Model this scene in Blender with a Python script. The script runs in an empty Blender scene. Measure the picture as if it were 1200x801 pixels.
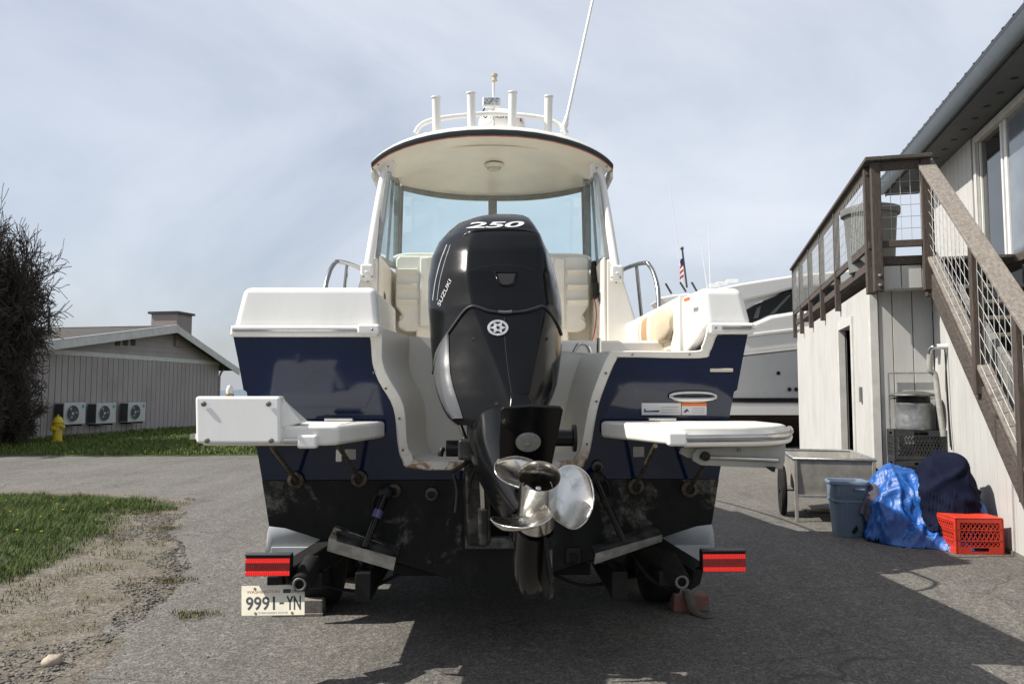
import bpy, bmesh, math, random
import numpy as np
from mathutils import Vector, Matrix, noise as mnoise
from mathutils.bvhtree import BVHTree
R = math.radians
random.seed(7)
scene = bpy.context.scene
COL = scene.collection

# ------------------------------------------------------------------ camera
CAM_H, FPX, CX, CY, HOR = 1.4, 900.0, 600.0, 400.5, 462.0
TH = math.atan((HOR - CY) / FPX)
cd = bpy.data.cameras.new('camera')
cam = bpy.data.objects.new('camera', cd)
COL.objects.link(cam)
cam.location = (0, 0, CAM_H)
cam.rotation_euler = (R(90) + TH, 0, 0)
cd.sensor_width = 36
cd.lens = 36 * FPX / 1200
cd.clip_start = 0.05
cd.clip_end = 20000
scene.camera = cam

# ------------------------------------------------------------------ light
SUN = Vector((-0.92, -0.11, 1.0)).normalized()
world = bpy.data.worlds.new('World')
scene.world = world
world.use_nodes = True
nt = world.node_tree
nt.nodes.clear()
wo = nt.nodes.new('ShaderNodeOutputWorld')
bg = nt.nodes.new('ShaderNodeBackground')
sky = nt.nodes.new('ShaderNodeTexSky')
sky.sky_type = 'NISHITA'
sky.sun_disc = False
sky.sun_elevation = math.asin(SUN.z)
sky.sun_rotation = math.atan2(SUN.x, SUN.y)
sky.air_density = 1.0
sky.dust_density = 2.5
sky.ozone_density = 1.4
tc = nt.nodes.new('ShaderNodeTexCoord')
mp = nt.nodes.new('ShaderNodeMapping')
mp.inputs['Scale'].default_value = (1.0, 1.3, 2.0)
mp.inputs['Rotation'].default_value = (0.2, 0.5, 0.5)
n1 = nt.nodes.new('ShaderNodeTexNoise')
n1.inputs['Scale'].default_value = 1.25
n1.inputs['Detail'].default_value = 9
n1.inputs['Roughness'].default_value = 0.55
n1.inputs['Distortion'].default_value = 0.5
cr = nt.nodes.new('ShaderNodeValToRGB')
cr.color_ramp.elements[0].position = 0.38
cr.color_ramp.elements[0].color = (0.34, 0.34, 0.34, 1)
cr.color_ramp.elements[1].position = 0.72
cr.color_ramp.elements[1].color = (0.92, 0.92, 0.92, 1)
mx = nt.nodes.new('ShaderNodeMix')
mx.data_type = 'RGBA'
mx.inputs[7].default_value = (7.9, 8.4, 9.3, 1)
nt.links.new(tc.outputs['Generated'], mp.inputs['Vector'])
nt.links.new(mp.outputs[0], n1.inputs['Vector'])
nt.links.new(n1.outputs[0], cr.inputs[0])
nt.links.new(cr.outputs[0], mx.inputs[0])
nt.links.new(sky.outputs[0], mx.inputs[6])
nt.links.new(mx.outputs[2], bg.inputs[0])
bg.inputs[1].default_value = 0.081
nt.links.new(bg.outputs[0], wo.inputs[0])
sl = bpy.data.lights.new('sun', 'SUN')
sl.energy = 5.0
sl.angle = R(0.55)
sl.color = (1.0, 0.955, 0.88)
so = bpy.data.objects.new('sun', sl)
COL.objects.link(so)
so.rotation_euler = SUN.to_track_quat('Z', 'Y').to_euler()
so.location = (-30, 5, 40)
vs = scene.view_settings
vs.view_transform = 'Standard'
vs.look = 'None'
vs.gamma = 1
vs.use_curve_mapping = False
vs.exposure = 0.43

# ------------------------------------------------------------------ frames
def ray(px, py):
    u, v = (px - CX) / FPX, (CY - py) / FPX
    c, s = math.cos(TH), math.sin(TH)
    return Vector((u, c - v * s, s + v * c))
CAMP = Vector((0, 0, CAM_H))
class Frame:
    """a thing's own axes: x right, y away, z up; turns a sight line into a point on one of its planes"""
    def __init__(s, ox, oy, deg, oz=0):
        s.o = Vector((ox, oy, oz)); s.a = R(deg)
        s.M = Matrix.Rotation(s.a, 3, 'Z'); s.I = s.M.transposed()
        s.c = s.I @ (CAMP - s.o)
    def d(s, px, py): return s.I @ ray(px, py)
    def ax(s, k, px, py, v):
        d = s.d(px, py); t = (v - s.c[k]) / d[k]
        return s.c + d * t
    def x(s, px, py, v): return s.ax(0, px, py, v)
    def y(s, px, py, v): return s.ax(1, px, py, v)
    def z(s, px, py, v=0.0): return s.ax(2, px, py, v)
    def pl(s, px, py, p, n):
        d = s.d(px, py); n = Vector(n); t = (Vector(p) - s.c).dot(n) / d.dot(n)
        return s.c + d * t
    def w(s, p): return s.M @ Vector(p) + s.o
W = Frame(0, 0, 0)
BO = Frame(-0.1, 3.9, 1.46)          # the boat
RB = Frame(0, 0, -14.04)             # the house with the deck
LB = Frame(0, 0, -10.7)              # the bungalow over the road

# ------------------------------------------------------------------ mesh building
class MB:
    def __init__(s): s.v = []; s.f = []
    def add(s, vs, fs):
        b = len(s.v); s.v += [tuple(v) for v in vs]; s.f += [tuple(b + i for i in f) for f in fs]; return s
    def hexa(s, p):
        return s.add(p, [(0, 3, 2, 1), (4, 5, 6, 7), (0, 1, 5, 4), (1, 2, 6, 5), (2, 3, 7, 6), (3, 0, 4, 7)])
    def box(s, c, d, rot=None, rz=0):
        c = Vector(c); h = Vector(d) / 2
        M = rot if rot is not None else Matrix.Rotation(rz, 3, 'Z')
        q = [(-1, -1, -1), (1, -1, -1), (1, 1, -1), (-1, 1, -1), (-1, -1, 1), (1, -1, 1), (1, 1, 1), (-1, 1, 1)]
        return s.hexa([c + M @ Vector((a * h.x, b * h.y, e * h.z)) for a, b, e in q])
    def bb(s, a, b):
        a = Vector(a); b = Vector(b); return s.box((a + b) / 2, [abs(t) for t in (b - a)])
    def prism(s, poly, off):
        n = len(poly); off = Vector(off); p = [Vector(q) for q in poly]
        fs = [tuple(range(n)), tuple(range(2 * n - 1, n - 1, -1))]
        fs += [(i, i + n, (i + 1) % n + n, (i + 1) % n) for i in range(n)]
        return s.add(p + [q + off for q in p], fs)
    def loft(s, rings, closed=True, caps=True):
        n = len(rings[0]); vs = []; fs = []
        for r in rings: vs += list(r)
        m = n if closed else n - 1
        for k in range(len(rings) - 1):
            for i in range(m):
                j = (i + 1) % n
                fs.append((k * n + i, k * n + j, (k + 1) * n + j, (k + 1) * n + i))
        if caps and closed:
            fs.append(tuple(range(n - 1, -1, -1))); b = (len(rings) - 1) * n
            fs.append(tuple(range(b, b + n)))
        return s.add(vs, fs)
    def tube(s, pts, r, n=8, caps=True, closed=False, smooth=0):
        p = [Vector(q) for q in pts]
        if smooth: p = catmull(p, smooth, closed)
        m = len(p)
        rs = list(r) if isinstance(r, (list, tuple)) else [r] * m
        if len(rs) != m: rs = list(np.interp(np.linspace(0, 1, m), np.linspace(0, 1, len(rs)), rs))
        rings = []; N = None
        for i in range(m):
            a = p[i - 1] if (i > 0 or closed) else p[i]
            b = p[(i + 1) % m] if (i < m - 1 or closed) else p[i]
            t = (b - a).normalized()
            if N is None:
                N = Vector((0, 0, 1)) if abs(t.z) < 0.9 else Vector((1, 0, 0))
            N = (N - t * N.dot(t))
            N = N.normalized() if N.length > 1e-6 else t.orthogonal().normalized()
            Bn = t.cross(N)
            rings.append([p[i] + (N * math.cos(2 * math.pi * k / n) + Bn * math.sin(2 * math.pi * k / n)) * rs[i] for k in range(n)])
        if closed: rings.append(rings[0])
        return s.loft(rings, True, caps and not closed)
    def bar(s, a, b, w, h, up=(0, 0, 1)):
        a = Vector(a); b = Vector(b); t = (b - a).normalized(); u = Vector(up)
        x = t.cross(u).normalized(); z = x.cross(t)
        q = []
        for P in (a, b):
            q += [P - x * w / 2 - z * h / 2, P + x * w / 2 - z * h / 2, P + x * w / 2 + z * h / 2, P - x * w / 2 + z * h / 2]
        return s.add(q, [(0, 3, 2, 1), (4, 5, 6, 7), (0, 1, 5, 4), (1, 2, 6, 5), (2, 3, 7, 6), (3, 0, 4, 7)])
    def lathe(s, prof, o=(0, 0, 0), axis=(0, 0, 1), n=24, caps=True):
        o = Vector(o); q = Vector((0, 0, 1)).rotation_difference(Vector(axis).normalized()).to_matrix()
        rings = [[o + q @ Vector((r * math.cos(2 * math.pi * k / n), r * math.sin(2 * math.pi * k / n), z)) for k in range(n)] for r, z in prof]
        return s.loft(rings, True, caps)
    def ball(s, c, r, n=16, m=10):
        c = Vector(c); r = Vector((r, r, r)) if not hasattr(r, '__len__') else Vector(r)
        rings = []
        for i in range(m + 1):
            a = -math.pi / 2 + math.pi * min(max(i / m, .01), .99)
            rings.append([c + Vector((r.x * math.cos(a) * math.cos(2 * math.pi * k / n), r.y * math.cos(a) * math.sin(2 * math.pi * k / n), r.z * math.sin(a))) for k in range(n)])
        return s.loft(rings)
    def build(s, name, mat, parent=None, smooth=35, bevel=0, seg=2, solid=0, sub=0, weld=True, kind=None, label=None):
        me = bpy.data.meshes.new(name)
        me.from_pydata(s.v, [], s.f); me.validate()
        if weld:
            bm = bmesh.new(); bm.from_mesh(me)
            bmesh.ops.remove_doubles(bm, verts=bm.verts, dist=1e-5)
            bmesh.ops.recalc_face_normals(bm, faces=bm.faces)
            bm.to_mesh(me); bm.free()
        return link(name, me, mat, parent, smooth, bevel, seg, solid, sub, kind, label)

def link(name, me, mat, parent=None, smooth=35, bevel=0, seg=2, solid=0, sub=0, kind=None, label=None):
    o = bpy.data.objects.new(name, me); COL.objects.link(o)
    if parent is not None: o.parent = parent
    if mat is not None and not me.materials: me.materials.append(mat)
    if smooth:
        me.shade_smooth()
        if smooth < 180: me.set_sharp_from_angle(angle=R(smooth))
    if sub:
        m = o.modifiers.new('sub', 'SUBSURF'); m.levels = sub; m.render_levels = sub
    if solid:
        m = o.modifiers.new('solid', 'SOLIDIFY'); m.thickness = solid; m.offset = 0
    if bevel:
        m = o.modifiers.new('bevel', 'BEVEL'); m.width = bevel; m.segments = seg; m.limit_method = 'ANGLE'; m.angle_limit = R(40)
        m.harden_normals = True
    if kind: o['kind'] = kind
    if label: o['label'] = label
    return o

def catmull(p, k, closed=False):
    p = [Vector(q) for q in p]; n = len(p); out = []
    rng = range(n) if closed else range(n - 1)
    for i in rng:
        if closed: a, b, c, d = p[i - 1], p[i], p[(i + 1) % n], p[(i + 2) % n]
        else: a, b, c, d = p[max(i - 1, 0)], p[i], p[i + 1], p[min(i + 2, n - 1)]
        for j in range(k):
            t = j / k
            out.append(0.5 * ((2 * b) + (c - a) * t + (2 * a - 5 * b + 4 * c - d) * t * t + (3 * b - a - 3 * c + d) * t ** 3))
    if not closed: out.append(p[-1])
    return out

def tag(o, label, cat, group=None):
    o['label'] = label; o['category'] = cat
    if group: o['group'] = group
    return o
def thing(name, label, cat, loc=(0, 0, 0), rz=0, group=None):
    o = bpy.data.objects.new(name, None); COL.objects.link(o)
    o.location = loc; o.rotation_euler = (0, 0, rz); o.empty_display_size = .2
    return tag(o, label, cat, group)
def dup(o, parent=None):
    c = o.copy(); COL.objects.link(c)
    if parent is not None: c.parent = parent
    for ch in o.children: dup(ch, c)
    return c
def copypart(o, loc, rot=None):
    c = o.copy(); COL.objects.link(c); c.location = loc
    if rot is not None: c.rotation_euler = rot
    for ch in o.children: dup(ch, c)
    return c

def text_geo(s, bold=0.0, font_shear=0.0, spacing=1.0, subdiv=0):
    cu = bpy.data.curves.new('t', 'FONT'); cu.body = s; cu.size = 1; cu.offset = bold; cu.shear = font_shear; cu.space_character = spacing
    cu.resolution_u = 4
    ob = bpy.data.objects.new('t', cu); COL.objects.link(ob)
    dg = bpy.context.evaluated_depsgraph_get(); dg.update()
    me = bpy.data.meshes.new_from_object(ob.evaluated_get(dg))
    bpy.data.objects.remove(ob); bpy.data.curves.remove(cu)
    bm = bmesh.new(); bm.from_mesh(me)
    bmesh.ops.remove_doubles(bm, verts=bm.verts, dist=1e-4)
    for _ in range(subdiv):
        bmesh.ops.subdivide_edges(bm, edges=[e for e in bm.edges if e.calc_length() > .06], cuts=1)
    bmesh.ops.triangulate(bm, faces=bm.faces)
    v = [(q.co.x, q.co.y) for q in bm.verts]; bm.verts.index_update()
    f = [tuple(q.index for q in t.verts) for t in bm.faces]
    bm.free(); bpy.data.meshes.remove(me)
    a = np.array(v); lo = a.min(0); hi = a.max(0)
    a = (a - lo) / (hi - lo)
    return a, f
def on_quad(a, bl, br, tr, tl):
    bl, br, tr, tl = map(Vector, (bl, br, tr, tl))
    return [(bl * (1 - u) + br * u) * (1 - v) + (tl * (1 - u) + tr * u) * v for u, v in a]

# ------------------------------------------------------------------ materials
MATS = {}
def N(t, kind, **kw):
    n = t.nodes.new(kind)
    for k, v in kw.items():
        if k in n.inputs: n.inputs[k].default_value = v
        else: setattr(n, k, v)
    return n
def c4(c): return (c[0], c[1], c[2], 1)
def base(name):
    m = bpy.data.materials.new(name); m.use_nodes = True
    t = m.node_tree; t.nodes.clear()
    o = N(t, 'ShaderNodeOutputMaterial'); b = N(t, 'ShaderNodeBsdfPrincipled')
    t.links.new(b.outputs[0], o.inputs[0])
    MATS[name] = m
    return m, t, b
def coords(t, scale=(1, 1, 1), space='Object'):
    c = N(t, 'ShaderNodeTexCoord'); m = N(t, 'ShaderNodeMapping', Scale=scale)
    t.links.new(c.outputs[space], m.inputs[0]); return m.outputs[0]
def noise(t, vec, scale, detail=6, rough=.6, dist=0):
    n = N(t, 'ShaderNodeTexNoise', Scale=scale, Detail=detail, Roughness=rough, Distortion=dist)
    t.links.new(vec, n.inputs['Vector']); return n.outputs[0]
def ramp(t, fac, stops):
    r = N(t, 'ShaderNodeValToRGB'); e = r.color_ramp.elements
    while len(e) < len(stops): e.new(.5)
    for q, (p, c) in zip(e, stops): q.position = p; q.color = c4(c) if hasattr(c, '__len__') else (c, c, c, 1)
    t.links.new(fac, r.inputs[0]); return r.outputs[0]
def mix(t, fac, a, b, mode='MIX'):
    m = N(t, 'ShaderNodeMix'); m.data_type = 'RGBA'; m.blend_type = mode
    for i, v in ((0, fac), (6, a), (7, b)):
        if isinstance(v, (int, float)): m.inputs[i].default_value = v
        elif hasattr(v, '__len__'): m.inputs[i].default_value = c4(v)
        else: t.links.new(v, m.inputs[i])
    return m.outputs[2]
def math_(t, op, a, b=None):
    m = N(t, 'ShaderNodeMath'); m.operation = op
    for i, v in ((0, a), (1, b)):
        if v is None: continue
        if isinstance(v, (int, float)): m.inputs[i].default_value = v
        else: t.links.new(v, m.inputs[i])
    return m.outputs[0]
def bumpn(t, b, h, strength=.3, dist=.01):
    n = N(t, 'ShaderNodeBump', Strength=strength, Distance=dist)
    t.links.new(h, n.inputs['Height']); t.links.new(n.outputs[0], b.inputs['Normal'])
def M(name, col, rough=.5, metal=0, var=.12, vs=6, bump=0, bs=60, bd=.004, coat=0, col2=None, lo=.35, hi=.7, stretch=(1, 1, 1), rvar=.1, spec=.5, space='Object'):
    """plain paint, plastic or metal: one colour with slow variation, uneven gloss and fine relief"""
    if name in MATS: return MATS[name]
    m, t, b = base(name)
    v = coords(t, stretch, space)
    f = noise(t, v, vs)
    c2 = col2 if col2 is not None else [q * (1 - var * 2) for q in col]
    c = ramp(t, f, [(lo, col), (hi, c2)])
    t.links.new(c, b.inputs['Base Color'])
    f2 = noise(t, v, vs * 3.1, 5)
    r = N(t, 'ShaderNodeMapRange'); r.inputs[3].default_value = max(rough - rvar, .02); r.inputs[4].default_value = min(rough + rvar, 1)
    t.links.new(f2, r.inputs[0]); t.links.new(r.outputs[0], b.inputs['Roughness'])
    b.inputs['Metallic'].default_value = metal
    b.inputs['Specular IOR Level'].default_value = spec
    if coat: b.inputs['Coat Weight'].default_value = coat; b.inputs['Coat Roughness'].default_value = .04
    if bump: bumpn(t, b, noise(t, v, bs, 4), bump, bd)
    return m

white = M('gelcoat', (.79, .765, .705), .30, var=.05, vs=1.3, coat=.2, bump=.05, bs=9, bd=.01, stretch=(7, 7, .8), lo=.4, hi=.75)
white2 = M('gelcoat_clean', (.79, .78, .745), .30, var=.035, vs=1.2, coat=.2, bump=.04, bs=5, bd=.01, stretch=(6, 6, .8), lo=.4, hi=.75)
cream = M('liner', (.85, .80, .70), .4, var=.06, vs=3)
navy = M('navy_gelcoat', (.002, .0115, .046), .09, var=.2, vs=2, coat=.1, rvar=.05, bump=.03, bs=3.5, bd=.02)
black = M('black_paint', (.0045, .0048, .005), .17, var=.2, vs=4, coat=.0, rvar=.05, spec=.27)
blackp = M('black_plastic', (.011, .011, .011), .5, spec=.3, var=.25, vs=14, bump=.15, bs=200, bd=.001)
rubber = M('rubber', (.012, .0118, .0115), .8, spec=.25, var=.3, vs=12, bump=.2, bs=90)
chrome = M('stainless', (.62, .61, .58), .17, 1, var=.1, vs=9, rvar=.07)
alu = M('aluminium', (.50, .51, .50), .38, 1, var=.12, vs=14)
frame_grey = M('frame_grey', (.34, .35, .34), .45, .3, var=.12, vs=10)
sheen_grey = M('painted_sheen', (.085, .088, .092), .26, .0, var=.06, vs=4, coat=.5)  # sky sheen on the black motor cover, put into the colour
wtext = M('white_print', (.62, .62, .62), .4, var=.04)
btext = M('black_print', (.02, .02, .025), .5, var=.04)
rtext = M('red_print', (.42, .035, .03), .5, var=.05)
otext = M('orange_print', (.75, .16, .04), .5, var=.05)
redlens = M('red_lens', (.62, .012, .012), .12, var=.08, vs=30, coat=.6)
reddark = M('red_lens_dark', (.34, .013, .013), .2, var=.2, vs=40, coat=.5)
plate = M('plate_enamel', (.64, .61, .49), .35, var=.05, vs=12)
galv = M('galvanised', (.42, .43, .43), .5, .75, var=.25, vs=16, lo=.3, hi=.7, rvar=.15)
rust = M('rust', (.24, .11, .045), .85, var=.4, vs=30, bump=.3, bs=80, col2=(.10, .05, .03))
glass_stuff = {}
def glass(name, tint, refl=.12):
    if name in MATS: return MATS[name]
    m = bpy.data.materials.new(name); m.use_nodes = True; t = m.node_tree; t.nodes.clear(); MATS[name] = m
    o = N(t, 'ShaderNodeOutputMaterial'); a = N(t, 'ShaderNodeBsdfTransparent'); g = N(t, 'ShaderNodeBsdfGlossy', Roughness=.02)
    a.inputs[0].default_value = c4(tint); g.inputs[0].default_value = (.9, .95, .95, 1)
    fr = N(t, 'ShaderNodeFresnel', IOR=1.45); s = N(t, 'ShaderNodeMixShader')
    t.links.new(fr.outputs[0], s.inputs[0]); t.links.new(a.outputs[0], s.inputs[1]); t.links.new(g.outputs[0], s.inputs[2]); t.links.new(s.outputs[0], o.inputs[0])
    return m
tinted = glass('tinted_glass', (.76, .91, .915))
darkglass = M('dark_glass', (.012, .014, .016), .05, var=.1, vs=2, coat=.5, rvar=.03)

def wood_mat(name, col, col2, along=(1, 1, 1)):
    m, t, b = base(name)
    v = coords(t, along)
    f = noise(t, v, 9, 8, .65, .4)
    c = ramp(t, f, [(.3, col2), (.55, col), (.75, [min(q * 1.35, 1) for q in col])])
    t.links.new(c, b.inputs['Base Color']); b.inputs['Roughness'].default_value = .85
    bumpn(t, b, f, .5, .006)
    return m
wood = wood_mat('weathered_wood', (.080, .064, .053), (.030, .024, .021), (6, 1.2, 6))
wood_v = wood_mat('weathered_wood_post', (.070, .053, .042), (.027, .020, .017), (7, 7, 1.1))
wood_g = wood_mat('grey_wood', (.215, .192, .167), (.12, .10, .085), (4, .4, 4))
def siding(name, col, amt=.14, scl=(26, 26, 1.2)):
    m, t, b = base(name)
    v = coords(t, scl); f = noise(t, v, 3, 7, .65)
    v2 = coords(t, (1, 1, .5)); f2 = noise(t, v2, 1.6, 5)
    c = ramp(t, f, [(.3, [q * (1 - amt) for q in col]), (.65, col)])
    d = ramp(t, f2, [(.45, (1, 1, 1)), (.75, (.84, .82, .79))])
    t.links.new(mix(t, 1.0, c, d, 'MULTIPLY'), b.inputs['Base Color']); b.inputs['Roughness'].default_value = .75
    bumpn(t, b, f, .25, .005)
    return m
wall_grey = siding('painted_siding', (.50, .495, .475), .09)
wall_brown = siding('mauve_siding', (.37, .33, .31), .22)
trim_grey = M('trim_paint', (.58, .57, .53), .6, var=.1, vs=5)

def bottom_mat():
    m, t, b = base('bottom_paint')
    v = coords(t)
    f = noise(t, v, 3.1, 9, .68, .6); g = noise(t, coords(t, (1, 1, .45)), 11, 8, .7)
    c = ramp(t, g, [(.35, (.006, .0065, .0065)), (.6, (.012, .0125, .012)), (.8, (.036, .036, .033))])
    scuff = ramp(t, f, [(.53, 0), (.61, .75), (.74, 1)])
    dust = ramp(t, noise(t, v, 42, 6, .75), [(.40, .15), (.65, 1)])
    c = mix(t, mix(t, 1, scuff, dust, 'MULTIPLY'), c, (.22, .21, .18))
    t.links.new(c, b.inputs['Base Color']); b.inputs['Roughness'].default_value = .65; b.inputs['Specular IOR Level'].default_value = .22
    bumpn(t, b, g, .35, .006)
    return m
bottom = bottom_mat()
def stained(name, col, amt=.63):
    """white gelcoat with rust blooming where the paint has worn"""
    m, t, b = base(name)
    v = coords(t); f = noise(t, v, 15, 8, .7, .5)
    c = ramp(t, f, [(amt - .07, col), (amt, (.42, .30, .17)), (amt + .05, (.22, .11, .05)), (amt + .12, (.30, .25, .19))])
    s = N(t, 'ShaderNodeSeparateXYZ'); cc = N(t, 'ShaderNodeTexCoord'); t.links.new(cc.outputs['Object'], s.inputs[0])
    low = ramp(t, s.outputs['Z'], [(.0, 1), (.96, 1), (1.0, .0)])
    mr = N(t, 'ShaderNodeMapRange'); mr.inputs[1].default_value = 1.03; mr.inputs[2].default_value = 1.16; mr.inputs[3].default_value = 1; mr.inputs[4].default_value = .06
    t.links.new(s.outputs['Z'], mr.inputs[0])
    c = mix(t, mr.outputs[0], col, c)
    t.links.new(c, b.inputs['Base Color']); b.inputs['Roughness'].default_value = .45
    return m
stain = stained('stained_gelcoat', (.76, .73, .66), .53)
# ================================================================== ground
def asphalt_mat():
    m, t, b = base('asphalt')
    v = coords(t)
    big = noise(t, v, .55, 5, .6)
    mid = noise(t, v, 5, 7, .7)
    vo = N(t, 'ShaderNodeTexVoronoi', Scale=95.0); t.links.new(v, vo.inputs['Vector'])
    vo2 = N(t, 'ShaderNodeTexVoronoi', Scale=34.0); t.links.new(v, vo2.inputs['Vector'])
    agg = ramp(t, vo.outputs['Color'], [(.2, (.078, .072, .064)), (.55, (.122, .114, .102)), (.85, (.19, .178, .16))])
    agg2 = ramp(t, vo2.outputs['Color'], [(.0, .80), (.7, 1.0), (.97, 1.35)])
    c = mix(t, 1, agg, agg2, 'MULTIPLY')
    c = mix(t, 1, c, ramp(t, big, [(.3, .90), (.7, 1.16)]), 'MULTIPLY')
    c = mix(t, 1, c, ramp(t, mid, [(.3, .88), (.7, 1.10)]), 'MULTIPLY')
    # hairline cracks
    wv = N(t, 'ShaderNodeMix'); wv.data_type = 'VECTOR'; wv.inputs[0].default_value = .16
    nz = N(t, 'ShaderNodeTexNoise', Scale=3.0, Detail=6.0); t.links.new(v, nz.inputs['Vector'])
    t.links.new(v, wv.inputs[4]); t.links.new(nz.outputs['Color'], wv.inputs[5])
    ve = N(t, 'ShaderNodeTexVoronoi', Scale=.75); ve.feature = 'DISTANCE_TO_EDGE'; t.links.new(wv.outputs[1], ve.inputs['Vector'])
    line = ramp(t, ve.outputs['Distance'], [(.0, .75), (.003, .5), (.007, 0)])
    msk = ramp(t, noise(t, v, .8, 4), [(.48, 0), (.58, 1)])
    crack = mix(t, 1, line, msk, 'MULTIPLY')
    c = mix(t, crack, c, (.050, .045, .039))
    # oil and damp marks
    tyre = ramp(t, noise(t, coords(t, (1.1, .07, 1)), 2.2, 5, .6), [(.45, 1), (.62, .86), (.75, 1.06)])
    c = mix(t, 1, c, tyre, 'MULTIPLY')
    oil = ramp(t, noise(t, v, 1.7, 6, .6, .8), [(.60, 1), (.72, .62)])
    c = mix(t, 1, c, oil, 'MULTIPLY')
    t.links.new(c, b.inputs['Base Color']); b.inputs['Roughness'].default_value = .85
    b.inputs['Specular IOR Level'].default_value = .35
    h = mix(t, .5, vo.outputs['Distance'], mid)
    h = mix(t, crack, h, (0, 0, 0))
    bumpn(t, b, h, .55, .008)
    return m
asphalt = asphalt_mat()
def dirt_mat():
    m, t, b = base('dirt')
    v = coords(t)
    vo = N(t, 'ShaderNodeTexVoronoi', Scale=60.0); t.links.new(v, vo.inputs['Vector'])
    mid = noise(t, v, 3.5, 8, .7)
    a = ramp(t, vo.outputs['Color'], [(.1, (.075, .064, .051)), (.5, (.128, .110, .087)), (.9, (.205, .182, .15))])
    ms = ramp(t, noise(t, v, 2.3, 9, .75), [(.52, 0), (.66, .55)])
    a = mix(t, ms, a, ramp(t, noise(t, v, 30, 5, .7), [(.35, (.055, .058, .018)), (.65, (.12, .105, .045))]))
    c = mix(t, 1, a, ramp(t, mid, [(.3, (.75, .70, .62)), (.55, (1, 1, 1)), (.75, (1.25, 1.2, 1.1))]), 'MULTIPLY')
    t.links.new(c, b.inputs['Base Color']); b.inputs['Roughness'].default_value = .95
    bumpn(t, b, mix(t, .5, vo.outputs['Distance'], mid), .8, .012)
    return m
dirt = dirt_mat()
def soil_grass_mat():
    m, t, b = base('turf')
    v = coords(t)
    f = noise(t, v, 1.1, 8, .7); g = noise(t, v, 24, 6, .75)
    c = ramp(t, f, [(.30, (.028, .050, .012)), (.5, (.045, .072, .017)), (.66, (.085, .088, .030)), (.78, (.13, .105, .055))])
    c = mix(t, 1, c, ramp(t, g, [(.3, .55), (.7, 1.35)]), 'MULTIPLY')
    t.links.new(c, b.inputs['Base Color']); b.inputs['Roughness'].default_value = .95
    bumpn(t, b, g, 1, .05)
    return m
turf = soil_grass_mat()

g = MB(); nx, ny = 40, 40
g.add([(-70, -25, 0), (70, -25, 0), (70, 70, 0), (-70, 70, 0)], [(0, 1, 2, 3)])
g.build('ground', asphalt, smooth=0, kind='structure')
sea_m = M('sea', (.045, .085, .12), .25, var=.2, vs=.02, bump=.3, bs=.4, bd=.2)
MB().add([(-9000, 70.01, -.9), (9000, 70.01, -.9), (9000, 14000, -.9), (-9000, 14000, -.9)], [(0, 1, 2, 3)]).build('sea', sea_m, smooth=0, kind='structure')
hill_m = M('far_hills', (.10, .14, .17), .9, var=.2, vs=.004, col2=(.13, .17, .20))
hb = MB(); n = 140; rings = []
for i in range(n):
    x = -4200 + 8400 * i / (n - 1)
    h = 34 + 26 * mnoise.noise((x * .0011, 3.1, 0)) + 10 * mnoise.noise((x * .005, 9.1, 0))
    rings.append([Vector((x, 4600, -2)), Vector((x, 4750, h * .7)), Vector((x, 5100, h)), Vector((x, 5900, -2))])
hb.loft(rings, closed=False).build('hills', hill_m, smooth=180, kind='structure')

# grass bank over the road
def bank_z(x, y):
    e = y - (17.5 + .10 * math.sin(x * .9) + .05 * math.sin(x * 2.7))
    z = .20 * (1 - math.exp(-max(e, 0) * .9)) + .07 * max(min((y - 21) / 8, 1), 0)
    z += .03 * mnoise.noise((x * .5, y * .5, 1)) * min(max(e, 0), 1)
    k = min(max((-3.4 - x) / 1.2, 0), 1)
    return (z - .02 if e > 0 else -.05) * k - .03 * (1 - k)
gb = MB(); nx, ny = 90, 50
vs_ = []
for j in range(ny + 1):
    y = 17.2 + 52 * (j / ny) ** 2.2
    for i in range(nx + 1):
        x = -46 + 43.5 * i / nx
        vs_.append((x, y, bank_z(x, y)))
gb.add(vs_, [(j * (nx + 1) + i, j * (nx + 1) + i + 1, (j + 1) * (nx + 1) + i + 1, (j + 1) * (nx + 1) + i) for j in range(ny) for i in range(nx)])
gb.build('grass_bank', turf, smooth=180, kind='structure')

# worn verge in the foreground
vp = [(-40, 571), (60, 576), (150, 578), (216, 588), (210, 602), (186, 620), (208, 640), (212, 668), (196, 694), (160, 716), (128, 742), (92, 770), (56, 800), (10, 850)]
VP = [tuple(W.z(px, py, 0))[:2] for px, py in vp]
VP = VP + [(-3.4, 2.0), (-14, 2.0), (-14, VP[0][1])]
LG = [tuple(W.z(px, py, 0))[:2] for px, py in [(-30, 583), (60, 583), (120, 587), (190, 590), (205, 595), (165, 605), (130, 614), (118, 632), (86, 656), (56, 682), (18, 704), (-30, 730)]]
LG = LG + [(-5.2, 3.6), (-14, 3.6), (-14, LG[0][1])]
def sdf(P, poly):
    """signed distance (inside positive) of points P (n,2) to a polygon"""
    P = np.asarray(P, float); q = np.asarray(poly, float); n = len(q)
    d = np.full(len(P), 1e9); ins = np.zeros(len(P), bool)
    for i in range(n):
        a, b = q[i], q[(i + 1) % n]; e = b - a; w = P - a
        t = np.clip((w @ e) / (e @ e), 0, 1)
        d = np.minimum(d, np.hypot(*(w - t[:, None] * e).T))
        c = ((a[1] > P[:, 1]) != (b[1] > P[:, 1])) & (P[:, 0] < (b[0] - a[0]) * (P[:, 1] - a[1]) / (b[1] - a[1] + 1e-12) + a[0])
        ins ^= c
    return np.where(ins, d, -d)
nx, ny = 210, 190
xs = np.linspace(-13.5, -1.2, nx); ys = np.linspace(2.2, 12.0, ny)
gx, gy = np.meshgrid(xs, ys); P2 = np.stack([gx.ravel(), gy.ravel()], 1)
sd = sdf(P2, VP)
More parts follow.
